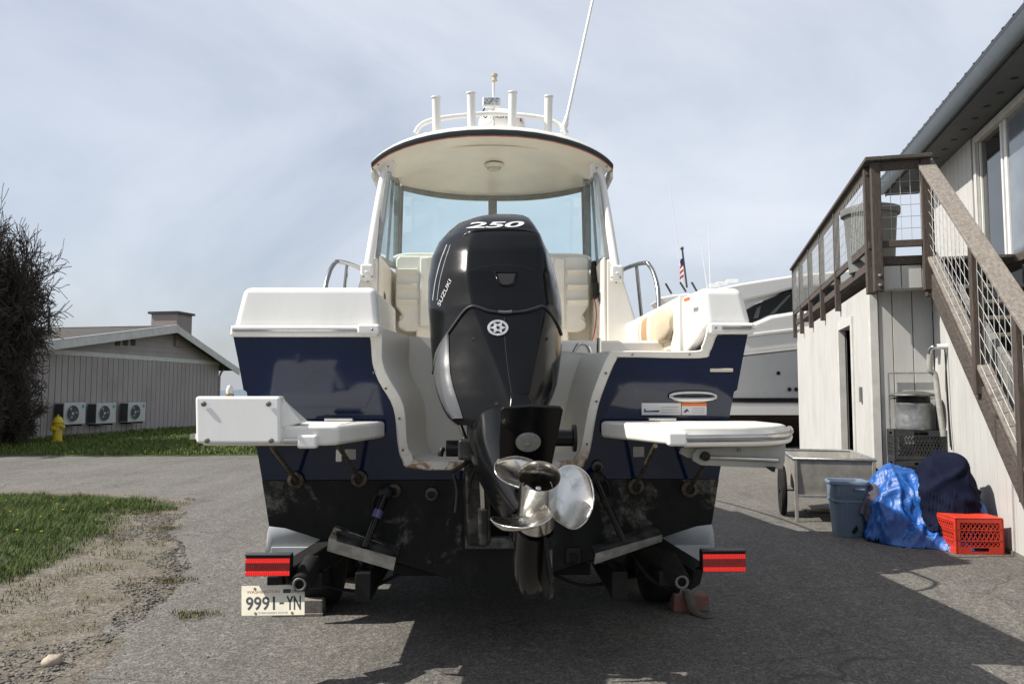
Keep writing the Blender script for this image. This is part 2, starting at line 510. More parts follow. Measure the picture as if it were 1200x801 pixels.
def verge_h(x, y, d):
    nz = mnoise.noise((x * 1.6, y * 1.6, 0)) * .22 + mnoise.noise((x * 5, y * 5, 4)) * .09 + mnoise.noise((x * 14, y * 14, 7)) * .04
    e = d + nz
    return (.010 + .055 * (1 - math.exp(-max(e, 0) * 1.2)) + .010 * mnoise.noise((x * 7, y * 7, 2)) * min(max(e * 3, 0), 1)) if e > 0 else max(-.02, .010 + e * .35)
vh = np.array([verge_h(x, y, d) for (x, y), d in zip(P2, sd)])
keep = vh.reshape(ny, nx)
fs = []
for j in range(ny - 1):
    for i in range(nx - 1):
        if keep[j:j + 2, i:i + 2].max() > -.012: fs.append((j * nx + i, j * nx + i + 1, (j + 1) * nx + i + 1, (j + 1) * nx + i))
gd = MB(); gd.add([(x, y, z) for (x, y), z in zip(P2, vh)], fs)
gd.build('dirt_verge', dirt, smooth=180, kind='structure')
def verge_z(x, y):
    return verge_h(x, y, sdf([(x, y)], VP)[0])

# ================================================================== house with the deck (right)
T1, T0, TU, TE = 1.93, 2.60, 3.80, 3.25
SN, SF = 9.84, 17.3
house = thing('house', 'pale grey two storey house with dark metal roof behind the stairs', 'house', RB.w((TU, 9, 0)), RB.a)
def HL(o): # coordinates below are given in RB axes; shift them to the house's own origin
    return o
class HB(MB):
    off = Vector((TU, 9, 0))
    def build(s, name, mat, parent=None, **k):
        s.v = [tuple(Vector(q) - s.off) for q in s.v]
        return MB.build(s, name, mat, parent, **k)
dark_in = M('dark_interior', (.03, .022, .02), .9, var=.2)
groove = M('groove_backing', (.20, .195, .18), .9, var=.1)
ZD = 2.94
# long left wall of the lower storey, boards with a door opening
BWD = .30
def board_s(t, s0, s1, z0, z1, th=.024, gap=.006, parent=None, mat=None, name='siding_board'):
    HB().bb((t, s0 + gap, z0), (t + th, s1 - gap, z1)).build(name, mat or wall_grey, parent or house, bevel=.004, seg=1)
door0, door1 = 11.05, 12.0
s = SN
while s < SF - .01:
    e = min(s + BWD, SF)
    if e > door0 and s < door1:
        board_s(T1, s, e, 2.36, 2.70)
    else: board_s(T1, s, e, .03, 2.70)
    s = e
HB().bb((T1 + .024, SN + .03, 0), (T1 + .09, door0, 2.70)).bb((T1 + .024, door1, 0), (T1 + .09, SF, 2.70)).bb((T1 + .024, door0, 2.36), (T1 + .09, door1, 2.70)).build('wall', groove, house)
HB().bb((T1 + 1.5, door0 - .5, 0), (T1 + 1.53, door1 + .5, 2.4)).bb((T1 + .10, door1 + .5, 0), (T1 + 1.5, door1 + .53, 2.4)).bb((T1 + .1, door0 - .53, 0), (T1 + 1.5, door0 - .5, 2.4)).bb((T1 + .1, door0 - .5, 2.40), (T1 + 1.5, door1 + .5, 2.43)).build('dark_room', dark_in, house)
HB().bb((T1 - .022, door1 - .006, .02), (T1 + .065, door1 + .10, 2.44)).bb((T1 - .022, door0 - .1, .02), (T1 + .14, door0 + .02, 2.44)).bb((T1 - .022, door0 + .02, 2.33), (T1 + .14, door1 - .006, 2.44)).build('door_frame', trim_grey, house, bevel=.006)
q = RB.x(1009, 455, T1 - .01); HB().bb((T1 - .03, q.y - .04, q.z - .17), (T1 - .001, q.y + .04, q.z + .02)).build('door_latch', M('latch_metal', (.22, .22, .22), .5, .5), house, bevel=.004)
# corner board and the narrow near face
HB().bb((T1 - .015, SN - .022, .02), (T1 + .075, SN + .09, 2.60)).build('corner_board', trim_grey, house, bevel=.005)
for a, b_ in ((T1 + .08, T1 + .235), (T1 + .235, T1 + .45), (T1 + .45, T0 - .002)):
    HB().bb((a + .004, SN, .03), (b_ - .004, SN + .024, 2.62)).build('siding_board', wall_grey, house, bevel=.004, seg=1)
HB().bb((T1 + .06, SN + .024, 0), (T0, SN + .07, 2.62)).build('wall', groove, house)
for a, b_ in ((T1 - .01, T1 + .26), (T1 + .26, T1 + .475), (T1 + .475, T0 - .06)):
    HB().bb((a + .004, SN - .38, 2.60), (b_ - .004, SN - .355, 2.86)).build('fascia_board', wall_grey, house, bevel=.004, seg=1)
HB().bb((T1 - .01, SN - .355, 2.60), (T1 + .015, SN + .05, 2.86)).build('fascia_board', wall_grey, house, bevel=.004)
HB().bb((T1 + .015, SN - .354, 2.615), (T0 - .06, SN + .02, 2.64)).build('overhang_underside', trim_grey, house)
# stair slope
TS = 2.50
A0, A1 = RB.x(1104, 368, TS), RB.x(1200, 588, TS)
SL = (A1.z - A0.z) / (A1.y - A0.y)
def stair_z(s): return A0.z + SL * (s - A0.y)
s = SN
while s > 5.0:
    e = s - .205
    z0, z1 = stair_z(s) + .28, stair_z(e) + .28
    z0, z1 = min(z0, 2.9), min(z1, 2.9)
    if z1 > .08:
        p = [(T0, s - .004, .035), (T0, e + .004, .035), (T0, e + .004, max(z1, .05)), (T0, s - .004, z0)]
        HB().prism(p, (.022, 0, 0)).build('siding_board', wall_grey, house, bevel=.003, seg=1)
    s = e
sb = 5.0
HB().prism([(T0 + .022, SN, 0), (T0 + .022, 5.2, 0), (T0 + .022, 5.2, max(stair_z(5.2) + .28, .1)), (T0 + .022, A0.y + .5, 2.9), (T0 + .022, SN, 2.9)], (.06, 0, 0)).build('wall', groove, house)
HB().bb((T0 - .012, 5.2, .0), (T0 + .03, SN, .034)).build('wall_foot', M('old_concrete', (.16, .15, .13), .9, var=.2, bump=.3), house)
# upper storey
s = 3.4
UD0, UD1 = 9.75, 11.96
SE = 14.7
while s < SE - .01:
    e = min(s + .20, SE)
    if e > UD0 - .1 and s < UD1 + .1:
        pass
    else: board_s(TU, s, e, 2.7, 5.1)
    s = e
HB().bb((TU + .024, 3.4, 2.7), (TU + .12, UD0, 5.1)).bb((TU + .024, UD1, 2.7), (TU + .12, SE, 5.1)).build('wall', groove, house)
HB().bb((TU + .02, 3.4, .0), (TU + .12, SE, 2.7)).bb((TU + .12, SE - .1, 0), (TU + 6, SE, 5.1)).bb((TU + .12, 3.4, 0), (TU + 6, 3.5, 5.1)).build('wall', wall_grey, house)
HB().bb((TU - .02, UD1 + .0, 2.98), (TU + .13, UD1 + .11, 5.06)).bb((TU - .02, UD0 - .11, 2.98), (TU + .13, UD0, 5.06)).bb((TU - .02, UD0, 4.96), (TU + .13, UD1, 5.06)).build('door_trim', trim_grey, house, bevel=.005)
vinyl = M('white_vinyl', (.72, .72, .70), .4, var=.04)
sd_ = HB().bb((TU + .03, UD0, 2.98), (TU + .09, UD0 + .05, 4.955)).bb((TU + .03, UD0 + .05, 2.98), (TU + .09, UD1, 3.04)).bb((TU + .03, 10.98, 3.04), (TU + .1, 11.06, 4.955)).bb((TU + .02, 11.1, 3.04), (TU + .08, 11.15, 4.955)).bb((TU + .03, UD1 - .035, 3.04), (TU + .09, UD1, 4.955)).build('sliding_door', vinyl, house, bevel=.004)
HB().bb((TU + .055, 11.15, 3.04), (TU + .063, UD1 - .035, 4.955)).build('glass_pane', darkglass, sd_)
HB().bb((TU + .050, UD0 + .05, 3.04), (TU + .058, 10.98, 4.955)).build('glass_pane', M('curtained_glass', (.17, .195, .22), .06, var=.25, vs=1.2, coat=.6), sd_)
ROOFM = M('dark_metal_roof', (.045, .052, .055), .45, .3, var=.2, vs=5)
SOF = M('soffit_paint', (.085, .093, .095), .7, var=.12, vs=4)
HB().prism([(TE - .02, 2.8, 5.335), (TE + 5, 2.8, 7.0), (TE + 5, 2.8, 7.06), (TE - .02, 2.8, 5.395)], (0, 12.6, 0)).build('roof', ROOFM, house)
HB().bb((TE + .10, 2.8, 5.10), (TU + .1, 15.4, 5.125)).build('soffit', SOF, house)
HB().bb((TE + .085, 2.8, 5.08), (TE + .10, 15.4, 5.36)).bb((TE + .10, 15.375, 5.126), (TE + 1.2, 15.4, 5.38)).build('fascia', SOF, house)
HB().loft([[Vector((TE + x, s_, z)) for x, z in ((.084, 5.30), (.084, 5.12), (.02, 5.11), (-.02, 5.16), (-.03, 5.24), (-.045, 5.285), (-.045, 5.30), (-.03, 5.30), (-.01, 5.20), (.06, 5.16), (.07, 5.30))] for s_ in (2.8, 15.38)]).build('gutter', M('gutter_paint', (.075, .088, .095), .35, .2, var=.1), house, smooth=60)
s = 3.0
rb0 = None
while s < 15.3:
    if rb0 is None:
        rb0 = HB().prism([(TE - .03, s, 5.396), (TE + 5, s, 7.061), (TE + 5, s, 7.071), (TE - .022, s, 5.405)], (0, .04, 0)).build('roof_seam', ROOFM, house)
        s0_ = s
    else:
        c = copypart(rb0, (0, s - s0_, 0))
    s += .31
vm = M('vent_black', (.008, .008, .008), .8)
v0 = HB().lathe([(.045, 5.098), (.045, 5.104)], (TE + .34, 3.2, 0), n=12).build('soffit_vent', vm, house)
for k in range(1, 27): copypart(v0, (0, .45 * k, 0))
HB().tube([(TE + .2, 7.35, 5.085), (TE + .34, 7.9, 5.085), (TE + .5, 7.9, 5.09), (TU, 7.2, 5.09)], .012, 6, smooth=6).build('cable', vm, house)

# ---- deck: floor, posts, rails, mesh
deck = thing('deck', 'raised weathered wood deck with brown railing and wire mesh on the lower storey', 'deck', RB.w((T1, SN, 2.7)), RB.a)
class DB(HB): off = Vector((T1, SN, 2.7))
deckm = wood
TP = 1.90
DB().bb((T1 - .02, SN - .39, 2.87), (T0 - .06, SN - .35, 2.97)).build('rim_board', wood, deck, bevel=.006)
DB().bb((T1 - .02, SN - .348, 2.87), (T1 + .02, SF, 2.97)).build('rim_board', wood, deck, bevel=.006)
k = 0
x = T1 + .03
fb = None
while x < TU - .02:
    s0 = SN - .345 if x < T0 - .12 else 9.62
    DB().bb((x, s0, 2.935), (x + .135, SF, 2.97)).build('floor_board', wood_g, deck, bevel=.004, seg=1)
    x += .142
DB().bb((TU - .42, 5.0, 2.86), (TU - .02, 9.60, 2.96)).build('landing_beam', wood, deck, bevel=.01)
ZR0 = RB.x(1008, 205, TP).z; ZR1 = RB.x(928, 318, TP).z
ZR = (ZR0 + ZR1) / 2
pp = [928.5, 939, 950, 964, 982]
ps = [RB.x(p, 330, TP).y for p in pp]
ps[0] = SF - .05
for s_ in ps:
    DB().bb((TP - .045, s_ - .045, 2.60), (TP + .03, s_ + .045, ZR - .04)).build('post', wood_v, deck, bevel=.006)
s_n = SN - .24
DB().bb((TP - .05, s_n - .05, 2.56), (TP + .05, s_n + .05, ZR - .04)).build('post', wood_v, deck, bevel=.008)
SNF = SN - .44
q1 = RB.y(1030, 330, SNF); q2 = RB.y(1089, 330, SNF)
for q in (q1, q2):
    DB().bb((q.x - .055, SNF - .05, 2.56), (q.x + .045, SNF + .045, ZR - .04)).build('post', wood_v, deck, bevel=.008)
for dz in (2.63, 2.74): 
    DB().lathe([(.018, 0), (.018, .012), (.01, .016)], (q1.x, SNF - .05, dz), (0, -1, 0), 10).build('bolt', galv, deck)
DB().bb((TP - .08, SN - .54, ZR - .035), (TP + .09, SF + .03, ZR + .012)).build('cap_rail', wood, deck, bevel=.008)
DB().bb((TP + .092, SN - .54, ZR - .035), (q2.x + .06, SN - .37, ZR + .012)).build('cap_rail', wood, deck, bevel=.008)
DB().bb((TP - .03, SN - .30, ZR - .14), (TP + .012, SF, ZR - .036)).build('side_rail', wood, deck, bevel=.006)
DB().bb((TP - .03, SN - .30, 3.08), (TP + .012, SF, 3.17)).build('side_rail', wood, deck, bevel=.006)
DB().bb((q1.x + .046, SNF - .02, ZR - .14), (q2.x - .056, SNF + .02, ZR - .036)).build('side_rail', wood, deck, bevel=.006)
DB().bb((q1.x + .046, SNF - .02, 3.06), (q2.x - .056, SNF + .02, 3.14)).build('side_rail', wood, deck, bevel=.006)
wire = M('wire', (.55, .55, .53), .4, .8)
def mesh_panel(name, parent, p00, p10, p11, p01, nu, nv, B, r=.004):
    b = B(); p00, p10, p11, p01 = map(Vector, (p00, p10, p11, p01))
    L = lambda u, v: (p00 * (1 - u) + p10 * u) * (1 - v) + (p01 * (1 - u) + p11 * u) * v
    for i in range(nu + 1): b.tube([L(i / nu, 0), L(i / nu, 1)], r, 4)
    for j in range(nv + 1): b.tube([L(0, j / nv), L(1, j / nv)], r, 4)
    return b.build(name, wire, parent, smooth=0, weld=False)
allp = [s_n] + ps[::-1]
for a, b_ in zip(allp[:-1], allp[1:]):
    nu = max(int(round((b_ - a - .1) / .10)), 3)
    mesh_panel('wire_mesh', deck, (TP - .035, a + .05, 3.17), (TP - .035, b_ - .05, 3.17), (TP - .035, b_ - .05, ZR - .14), (TP - .035, a + .05, ZR - .14), nu, 6, DB, .003)
mesh_panel('wire_mesh', deck, (q1.x + .046, SNF, 3.14), (q2.x - .056, SNF, 3.14), (q2.x - .056, SNF, ZR - .14), (q1.x + .046, SNF, ZR - .14), 4, 6, DB, .003)

# ---- stairs
stair = thing('staircase', 'weathered brown outdoor stairs with wide handrail and wire mesh up to the deck', 'stairs', RB.w((TS, 9.4, 0)), RB.a)
class SB(HB): off = Vector((TS, 9.4, 0))
def on_line(pa, pb, t):
    a, b = RB.x(*pa, t), RB.x(*pb, t); k = (b.z - a.z) / (b.y - a.y)
    return lambda s: a.z + k * (s - a.y), a.y
SEND = 5.35
def sloped(name, za, zb, t0, t1, s0, s1, mat):
    p = [(t0, s0, za(s0)), (t0, s1, za(s1)), (t0, s1, zb(s1)), (t0, s0, zb(s0))]
    return SB().prism(p, (t1 - t0, 0, 0)).build(name, mat, stair, bevel=.008)
lo_, _ = on_line((1104, 368), (1200, 588), TS)
hi_, _ = on_line((1096, 318), (1200, 520), TS)
S0 = 9.46
sloped('stringer', lo_, lambda s: lo_(s) + .27, TS - .03, TS + .02, S0, SEND, wood)
sloped('stringer', lo_, lambda s: lo_(s) + .27, TS + .90, TS + .95, S0, SEND, wood)
kick = lambda s: lo_(s) + .42
sloped('bottom_rail', kick, lambda s: kick(s) + .05, TS - .06, TS + .06, S0 - .03, SEND, wood_g)
hr, _ = on_line((1088, 205), (1200, 378), TS - .06)
sloped('handrail', hr, lambda s: hr(s) + .05, TS - .12, TS + .06, S0 + .02, SEND - .2, wood_g)
sloped('top_rail', lambda s: hr(s) - .11, lambda s: hr(s) - .003, TS - .02, TS + .02, S0 - .05, SEND, wood)
def spost(s, zb):
    SB().prism([(TS - .075, s - .045, zb), (TS - .075, s + .045, zb), (TS - .075, s + .045, hr(s + .045) - .012), (TS - .075, s - .045, hr(s - .045) - .012)], (.10, 0, 0)).build('post', wood_v, stair, bevel=.006)
sp = [S0 - .05] + [RB.x(p, y, TS - .06).y for p, y in ((1139, 330), (1194, 480))]
for s_, zb in zip(sp, (lo_(sp[0]) - .02, RB.x(1139, 462, TS).z, RB.x(1196, 585, TS).z)): spost(s_, zb)
spost(5.45, .0)
for a, b_ in zip(sp + [5.45], (sp + [5.45])[1:]):
    a2, b2 = a - .05, b_ + .05
    mesh_panel('wire_mesh', stair, (TS - .03, a2, kick(a2) + .05), (TS - .03, b2, kick(b2) + .05), (TS - .03, b2, hr(b2) - .11), (TS - .03, a2, hr(a2) - .11), max(int((a2 - b2) / .115), 3), 7, SB, .0035)
k = 0
s = 9.25
while stair_z(s) + .16 > .15:
    SB().bb((TS + .03, s - .14, stair_z(s) + .16), (TS + .89, s + .14, stair_z(s) + .20)).build('tread', wood_g, stair, bevel=.006, seg=1)
    s -= .19 / abs(SL)

# tub on the deck
q = RB.x(1018, 300, 2.32)
q = RB.y(1021, 300, 10.7)
tub = thing('plastic_tub', 'big round grey plastic tub standing on the deck behind the railing', 'tub', RB.w((q.x, 10.7, 2.972)), RB.a)
tg = M('grey_plastic', (.16, .165, .158), .6, var=.12, vs=5)
MB().lathe([(.27, 0), (.32, .78), (.305, .78), (.26, .03)], n=32).build('body', tg, tub, smooth=50)
MB().lathe([(.322, .74), (.355, .745), (.36, .80), (.355, .83), (.305, .835), (.305, .785), (.322, .785)], n=32, caps=False).build('rim', tg, tub, smooth=50)
MB().lathe([(.30, .831), (.27, .86), (.02, .885)], n=32).build('lid', tg, tub, smooth=50)

# ================================================================== bungalow over the road (left)
P0 = LB.I @ W.z(62, 511, .22)
XW = P0.x
bung = thing('bungalow', 'low mauve grey board sided bungalow with long sloping roof across the road', 'house', LB.w((XW, P0.y, 0)), LB.a)
class BB(HB): off = Vector((XW, P0.y, 0))
yR = LB.x(255, 470, XW).y
yL = LB.x(-40, 470, XW).y
zt1 = LB.x(255, 427, XW).z; zt0 = LB.x(55, 411, XW).z
ZT = (zt0 + zt1) / 2
XB = XW + .45
aA = LB.x(208, 384, XB); aR = LB.x(280, 434, XB); aL = LB.x(28, 407, XB)
kR = (aR.z - aA.z) / (aR.y - aA.y); kL = (aL.z - aA.z) / (aL.y - aA.y)
def roof_z(y): return aA.z + (kR if y > aA.y else kL) * (y - aA.y)
y = yL
while y < yR - .01:
    e = min(y + .235, yR)
    BB().bb((XW, y + .010, .06), (XW + .028, e - .010, ZT - .05)).build('siding_board', wall_brown, bung, bevel=.004, seg=1)
    y = e
bback = M('dark_groove', (.085, .065, .06), .9)
BB().bb((XW - .12, yL, .0), (XW, yR, ZT - .05)).build('wall', bback, bung)
BB().bb((XW - 11, yR - .12, .0), (XW - .12, yR, ZT + .02)).bb((XW - 11, yL, .0), (XW - .12, yL + .12, ZT + .02)).build('wall', wall_brown, bung)
BB().bb((XW - .06, yL, ZT - .05), (XW + .045, yR + .02, ZT + .09)).build('trim_band', trim_grey, bung, bevel=.006)
# gable above the band, lapped rows
z = ZT + .09; row = 0
while z < aA.z - .1:
    z2 = z + .17
    ya = max(aA.y + (z2 - .05 - aA.z) / kL, yL); yb = min(aA.y + (z2 - .05 - aA.z) / kR, yR)
    ya0 = max(aA.y + (z - .05 - aA.z) / kL, yL); yb0 = min(aA.y + (z - .05 - aA.z) / kR, yR)
    if yb - ya > .1:
        BB().prism([(XW + .012, ya0, z), (XW + .012, yb0, z), (XW + .012, yb, z2), (XW + .012, ya, z2)], (-.06, 0, 0)).add([(XW + .03, ya0, z + .001), (XW + .03, yb0, z + .001), (XW + .0122, yb, z2), (XW + .0122, ya, z2)], [(0, 1, 2, 3)]).build('gable_row', wall_brown, bung, smooth=0)
    z = z2
ROOF2 = M('roof_felt', (.055, .048, .042), .9, var=.25, vs=3, bump=.3, bs=30)
for y0, y1 in ((aA.y, aR.y + .02), (aL.y - 3.5, aA.y)):
    BB().prism([(XB - .02, y0, roof_z(y0 + 1e-4 if y0 == aA.y and y1 > aA.y else y0)), (XB - .02, y1, roof_z(y1)), (XB - .02, y1, roof_z(y1) + .07), (XB - .02, y0, roof_z(y0) + .07)], (-12, 0, 0)).build('roof_slope', ROOF2, bung)
bm_ = lambda y0, y1: BB().prism([(XB + .02, y0, roof_z(y0) - .17), (XB + .02, y1, roof_z(y1) - .17), (XB + .02, y1, roof_z(y1) + .085), (XB + .02, y0, roof_z(y0) + .085)], (-.038, 0, 0)).build('bargeboard', trim_grey, bung, bevel=.005)
bm_(aA.y + .002, aR.y + .03); bm_(aL.y - 3.5, aA.y - .002)
flash = M('ridge_flashing', (.62, .63, .63), .35, .5, var=.05)
BB().bb((XB - 12, aA.y - .12, aA.z + .072), (XB + .02, aA.y + .06, aA.z + .088)).build('ridge_cap', flash, bung)
BB().prism([(XB + .03, aA.y, roof_z(aA.y) + .088), (XB + .03, aL.y - 3.5, roof_z(aL.y - 3.5) + .088), (XB + .03, aL.y - 3.5, roof_z(aL.y - 3.5) + .11), (XB + .03, aA.y, roof_z(aA.y) + .11)], (-.10, 0, 0)).build('verge_trim', flash, bung)
# chimney on the far side of the ridge
c0 = LB.y(186, 381, aA.y + .9); c1 = LB.y(219, 381, aA.y + .9)
ct = LB.y(200, 368, aA.y + .9).z
brickm = siding('chimney_stucco', (.30, .25, .235), .25, (14, 14, 14))
ch = BB().bb((c0.x + .02, aA.y + .45, aA.z - .6), (c1.x - .1, aA.y + 1.35, ct - .03)).build('chimney', brickm, bung)
BB().bb((c0.x - .08, aA.y + .38, ct - .03), (c1.x - .02, aA.y + 1.42, ct + .05)).build('chimney_cap', ROOFM, ch)
vn = M('vent_brown', (.075, .055, .045), .8)
for px in (137, 146, 155):
    q = LB.x(px, 401, XW); BB().bb((XW + .02, q.y - .10, q.z - .10), (XW + .05, q.y + .10, q.z + .10)).build('gable_vent', vn, bung, bevel=.01)
BB().tube([(XW + .05, yR + .25, roof_z(yR + .3) - .12), (XW + .05, yR + .1, roof_z(yR) - .35), (XW + .04, yR + .03, roof_z(yR) - .5), (XW + .04, yR + .03, .2)], .04, 8).build('downspout', wall_brown, bung)
q = LB.y(57, 383, P0.y + 2.5)
pole = thing('roof_mast', 'thin dark mast standing above the bungalow roof beside the shrub', 'mast', LB.w((q.x, P0.y + 2.5, 1.9)), LB.a)
zt_ = LB.y(57, 360, P0.y + 2.5).z - 1.9
MB().tube([(0, 0, 0), (0, 0, zt_)], .035, 8).build('pole', M('dark_iron', (.02, .02, .022), .6), pole)
MB().tube([(.05, 0, zt_ - .2), (1.2, -.2, zt_ - 1.1)], .006, 4).build('guy_wire', MATS['dark_iron'], pole)

# heat pump units
acw = M('unit_casing', (.50, .50, .47), .45, var=.06); acd = M('unit_dark', (.05, .055, .055), .6)
ac0 = thing('heat_pump', 'x', 'heat pump', (0, 0, 0), LB.a, 'heat pump units on the bungalow wall')
MB().bb((-.30, -.42, 0), (0, .42, .62)).build('casing', acw, ac0, bevel=.02)
MB().bb((-.29, -.425, .03), (-.02, -.4201, .59)).build('side_grille', acd, ac0)
f_ = MB().lathe([(.255, 0), (.255, .02), (.235, .02), (.235, .006)], (0, -.10, .31), (1, 0, 0), 28, caps=False).build('fan_ring', acw, ac0)
MB().lathe([(.234, 0), (.234, .006)], (0.0005, -.10, .31), (1, 0, 0), 28).build('fan_recess', acd, ac0)
fb = MB()
for k in range(3):
    a = k * 2.094; fb.add([(.008, -.10 + .04 * math.cos(a), .31 + .04 * math.sin(a)), (.012, -.10 + .2 * math.cos(a - .3), .31 + .2 * math.sin(a - .3)), (.008, -.10 + .22 * math.cos(a + .25), .31 + .22 * math.sin(a + .25)), (.010, -.10 + .1 * math.cos(a + .6), .31 + .1 * math.sin(a + .6))], [(0, 1, 2, 3)])
fb.build('fan_blades', M('fan_grey', (.16, .165, .17), .5), ac0, solid=.004)
MB().lathe([(.04, 0), (.035, .015), (.01, .02)], (.008, -.10, .31), (1, 0, 0), 14).build('fan_hub', acw, ac0)
MB().bb((.0005, .26, .46), (.003, .36, .56)).build('blue_sticker', M('blue_sticker', (.10, .32, .42), .5), ac0)
MB().bb((-.42, -.30, -.05), (.0, -.26, -.002)).bb((-.42, .26, -.05), (.0, .30, -.002)).build('bracket', M('dark_iron', (.02, .02, .022), .6), ac0)
lab = ['white heat pump low on the bungalow wall, half hidden by the yellow hydrant', 'white heat pump in the middle of the row on the bungalow wall', 'white heat pump farthest from the hydrant on the bungalow wall']
for k, (px, py) in enumerate(((82, 497), (119, 496), (155, 494))):
    o = ac0 if k == 0 else dup(ac0)
    q = LB.x(px + 4, py, XW + .36)
    o.location = LB.w((XW + .40, q.y, q.z)); o['label'] = lab[k]

# hydrant
q = W.z(67, 518, .16)
hyd = thing('fire_hydrant', 'yellow fire hydrant on the grass bank by the dark shrub', 'fire hydrant', (q.x, q.y, bank_z(q.x, q.y)))
yel = M('hydrant_yellow', (.58, .42, .015), .5, var=.14, vs=7, bump=.1)
MB().lathe([(.16, 0), (.16, .04), (.115, .045), (.11, .10), (.105, .42), (.13, .43), (.13, .455), (.11, .46), (.11, .50)], n=24).build('barrel', yel, hyd)
MB().lathe([(.13, .50), (.135, .53), (.12, .56), (.105, .61), (.075, .655), (.04, .675)], n=24).build('bonnet', yel, hyd)
MB().lathe([(.028, .675), (.028, .72), (.022, .725)], n=5).build('operating_nut', yel, hyd, smooth=20)
for d, r, z in (((1, -.2, 0), .05, .40), ((-1, .2, 0), .05, .40), ((-.2, -1, 0), .068, .37)):
    MB().lathe([(r * .8, .08), (r * .8, .15), (r, .15), (r, .19), (r * .5, .195), (r * .3, .215)], (0, 0, z), d, 14).build('nozzle_cap', yel, hyd)
# ================================================================== the boat
boat = thing('cabin_boat', 'white and navy cabin boat with hardtop and big black outboard, seen from astern', 'boat', BO.o, BO.a)
KR = .17; ZR_ = 1.72
def ty(z): return (ZR_ - z) * KR          # transom rake
TN = (0, 1, KR)
def T(px, py, off=0.0):
    """point on the raked transom, OFF metres proud of it"""
    n = Vector(TN).normalized()
    return BO.pl(px, py, Vector((0, 0, ZR_)) - n * off, TN)
def B(px, py, y): return BO.y(px, py, y)
nT = Vector(TN).normalized()
ZS, ZP, ZL = 1.735, T(310, 562).z, T(283, 455).z
# --- hull sections: y, half sheer, z sheer, half chine, z chine, z keel
HS = [(0, 1.305, ZS, 1.155, .72, .365), (1.5, 1.31, ZS + .02, 1.155, .74, .365), (3, 1.29, ZS + .08, 1.12, .80, .38), (4.2, 1.2, ZS + .16, .98, .92, .50),
      (5.2, 1.0, ZS + .26, .72, 1.10, .68), (6.0, .72, ZS + .34, .42, 1.30, .95), (6.6, .38, ZS + .40, .17, 1.56, 1.35), (7.0, .03, ZS + .44, .012, 1.95, 1.9)]
def hx(sec, z):
    y, bs, zs, bc, zc, zk = sec
    if z >= zc:
        t = (z - zc) / (zs - zc); return bc + (bs - bc) * (t * .8 + .2 * t * t) if zs > zc else bs
    return bc * (z - zk) / (zc - zk)
def hy(sec, z): return sec[0] + ty(z) * max(0, 1 - sec[0] / 2.0)
def zpaint(sec): return max(ZP, sec[4] + .12)
for sgn, nm in ((-1, 'l'), (1, 'r')):
    m = MB(); rings = []
    for sec in HS:
        zp = zpaint(sec); zl = zp + (sec[2] - zp) * .60
        r = []
        for z, dx in ((zp, 0), ((zp + zl) / 2, 0), (zl - .012, 0), (zl, .014), ((zl + sec[2]) / 2, .012), (sec[2], .012)):
            r.append(Vector((sgn * (hx(sec, z) + dx * (sec[0] < 6.8)), hy(sec, z), z)))
        rings.append(r)
    m.loft(rings, closed=False).build('hull_side', navy, boat, smooth=50)
m = MB(); rings = []
for sec in HS:
    zp = zpaint(sec); r = []
    for sg in (-1, 1):
        q = [Vector((sg * hx(sec, zp), hy(sec, zp), zp)), Vector((sg * hx(sec, (zp + sec[4]) / 2), hy(sec, (zp + sec[4]) / 2), (zp + sec[4]) / 2)), Vector((sg * sec[3], hy(sec, sec[4]), sec[4])), Vector((sg * sec[3] * .93, hy(sec, sec[4] + .005), sec[4] - .01)), Vector((sg * sec[3] * .5, hy(sec, (sec[4] + sec[5]) / 2), (sec[4] + sec[5]) / 2))]
        r += q + [Vector((0, hy(sec, sec[5]), sec[5]))] if sg < 0 else q[::-1]
    rings.append(r)
m.loft(rings, closed=False).build('hull_bottom', bottom, boat, smooth=30)
# --- transom: navy panel with the motor well cut out, black paint below
cut_l = [(427, 393), (434, 395), (436, 425), (444, 447), (461, 478), (466, 520), (471, 538), (486, 549)]
cut_r = [(672, 549), (686, 540), (692, 525), (700, 480), (709, 452), (722, 422), (730, 418), (820, 419), (832, 412), (840, 393)]
edge = lambda sg, z: Vector((sg * (hx(HS[0], z) + (.012 if z > ZP + (ZS - ZP) * .6 else 0)), ty(z), z))
zz = [ZP, (ZP + ZL) / 2, ZL - .012, ZL, (ZL + ZS) / 2, ZS - .02]
outer_r = [edge(1, z) for z in zz]; outer_l = [edge(-1, z) for z in zz]
def npanel(pts, off, name, mat, **k):
    return MB().prism([Vector(p) for p in pts], off).build(name, mat, boat, **k)
low = [T(486, 549), T(672, 549)]
zc_ = T(580, 549).z
poly = outer_l + [T(*p) for p in cut_l] + [T(*p) for p in cut_r] + outer_r[::-1]
poly = [p if p.z < ZS - .02 else Vector((p.x, ty(ZS - .02), ZS - .02)) for p in poly]
npanel(poly, nT * .04, 'transom', navy, smooth=30)
bl = [edge(1, ZP - .003), Vector((HS[0][3], ty(HS[0][4]), HS[0][4])), Vector((HS[0][3] * .93, ty(HS[0][4] - .01), HS[0][4] - .01)), Vector((0, ty(HS[0][5]), HS[0][5])), Vector((-HS[0][3] * .93, ty(HS[0][4] - .01), HS[0][4] - .01)), Vector((-HS[0][3], ty(HS[0][4]), HS[0][4])), edge(-1, ZP - .003)]
npanel([p - nT * .004 for p in bl], nT * .04, 'transom_bottom', bottom, smooth=30)
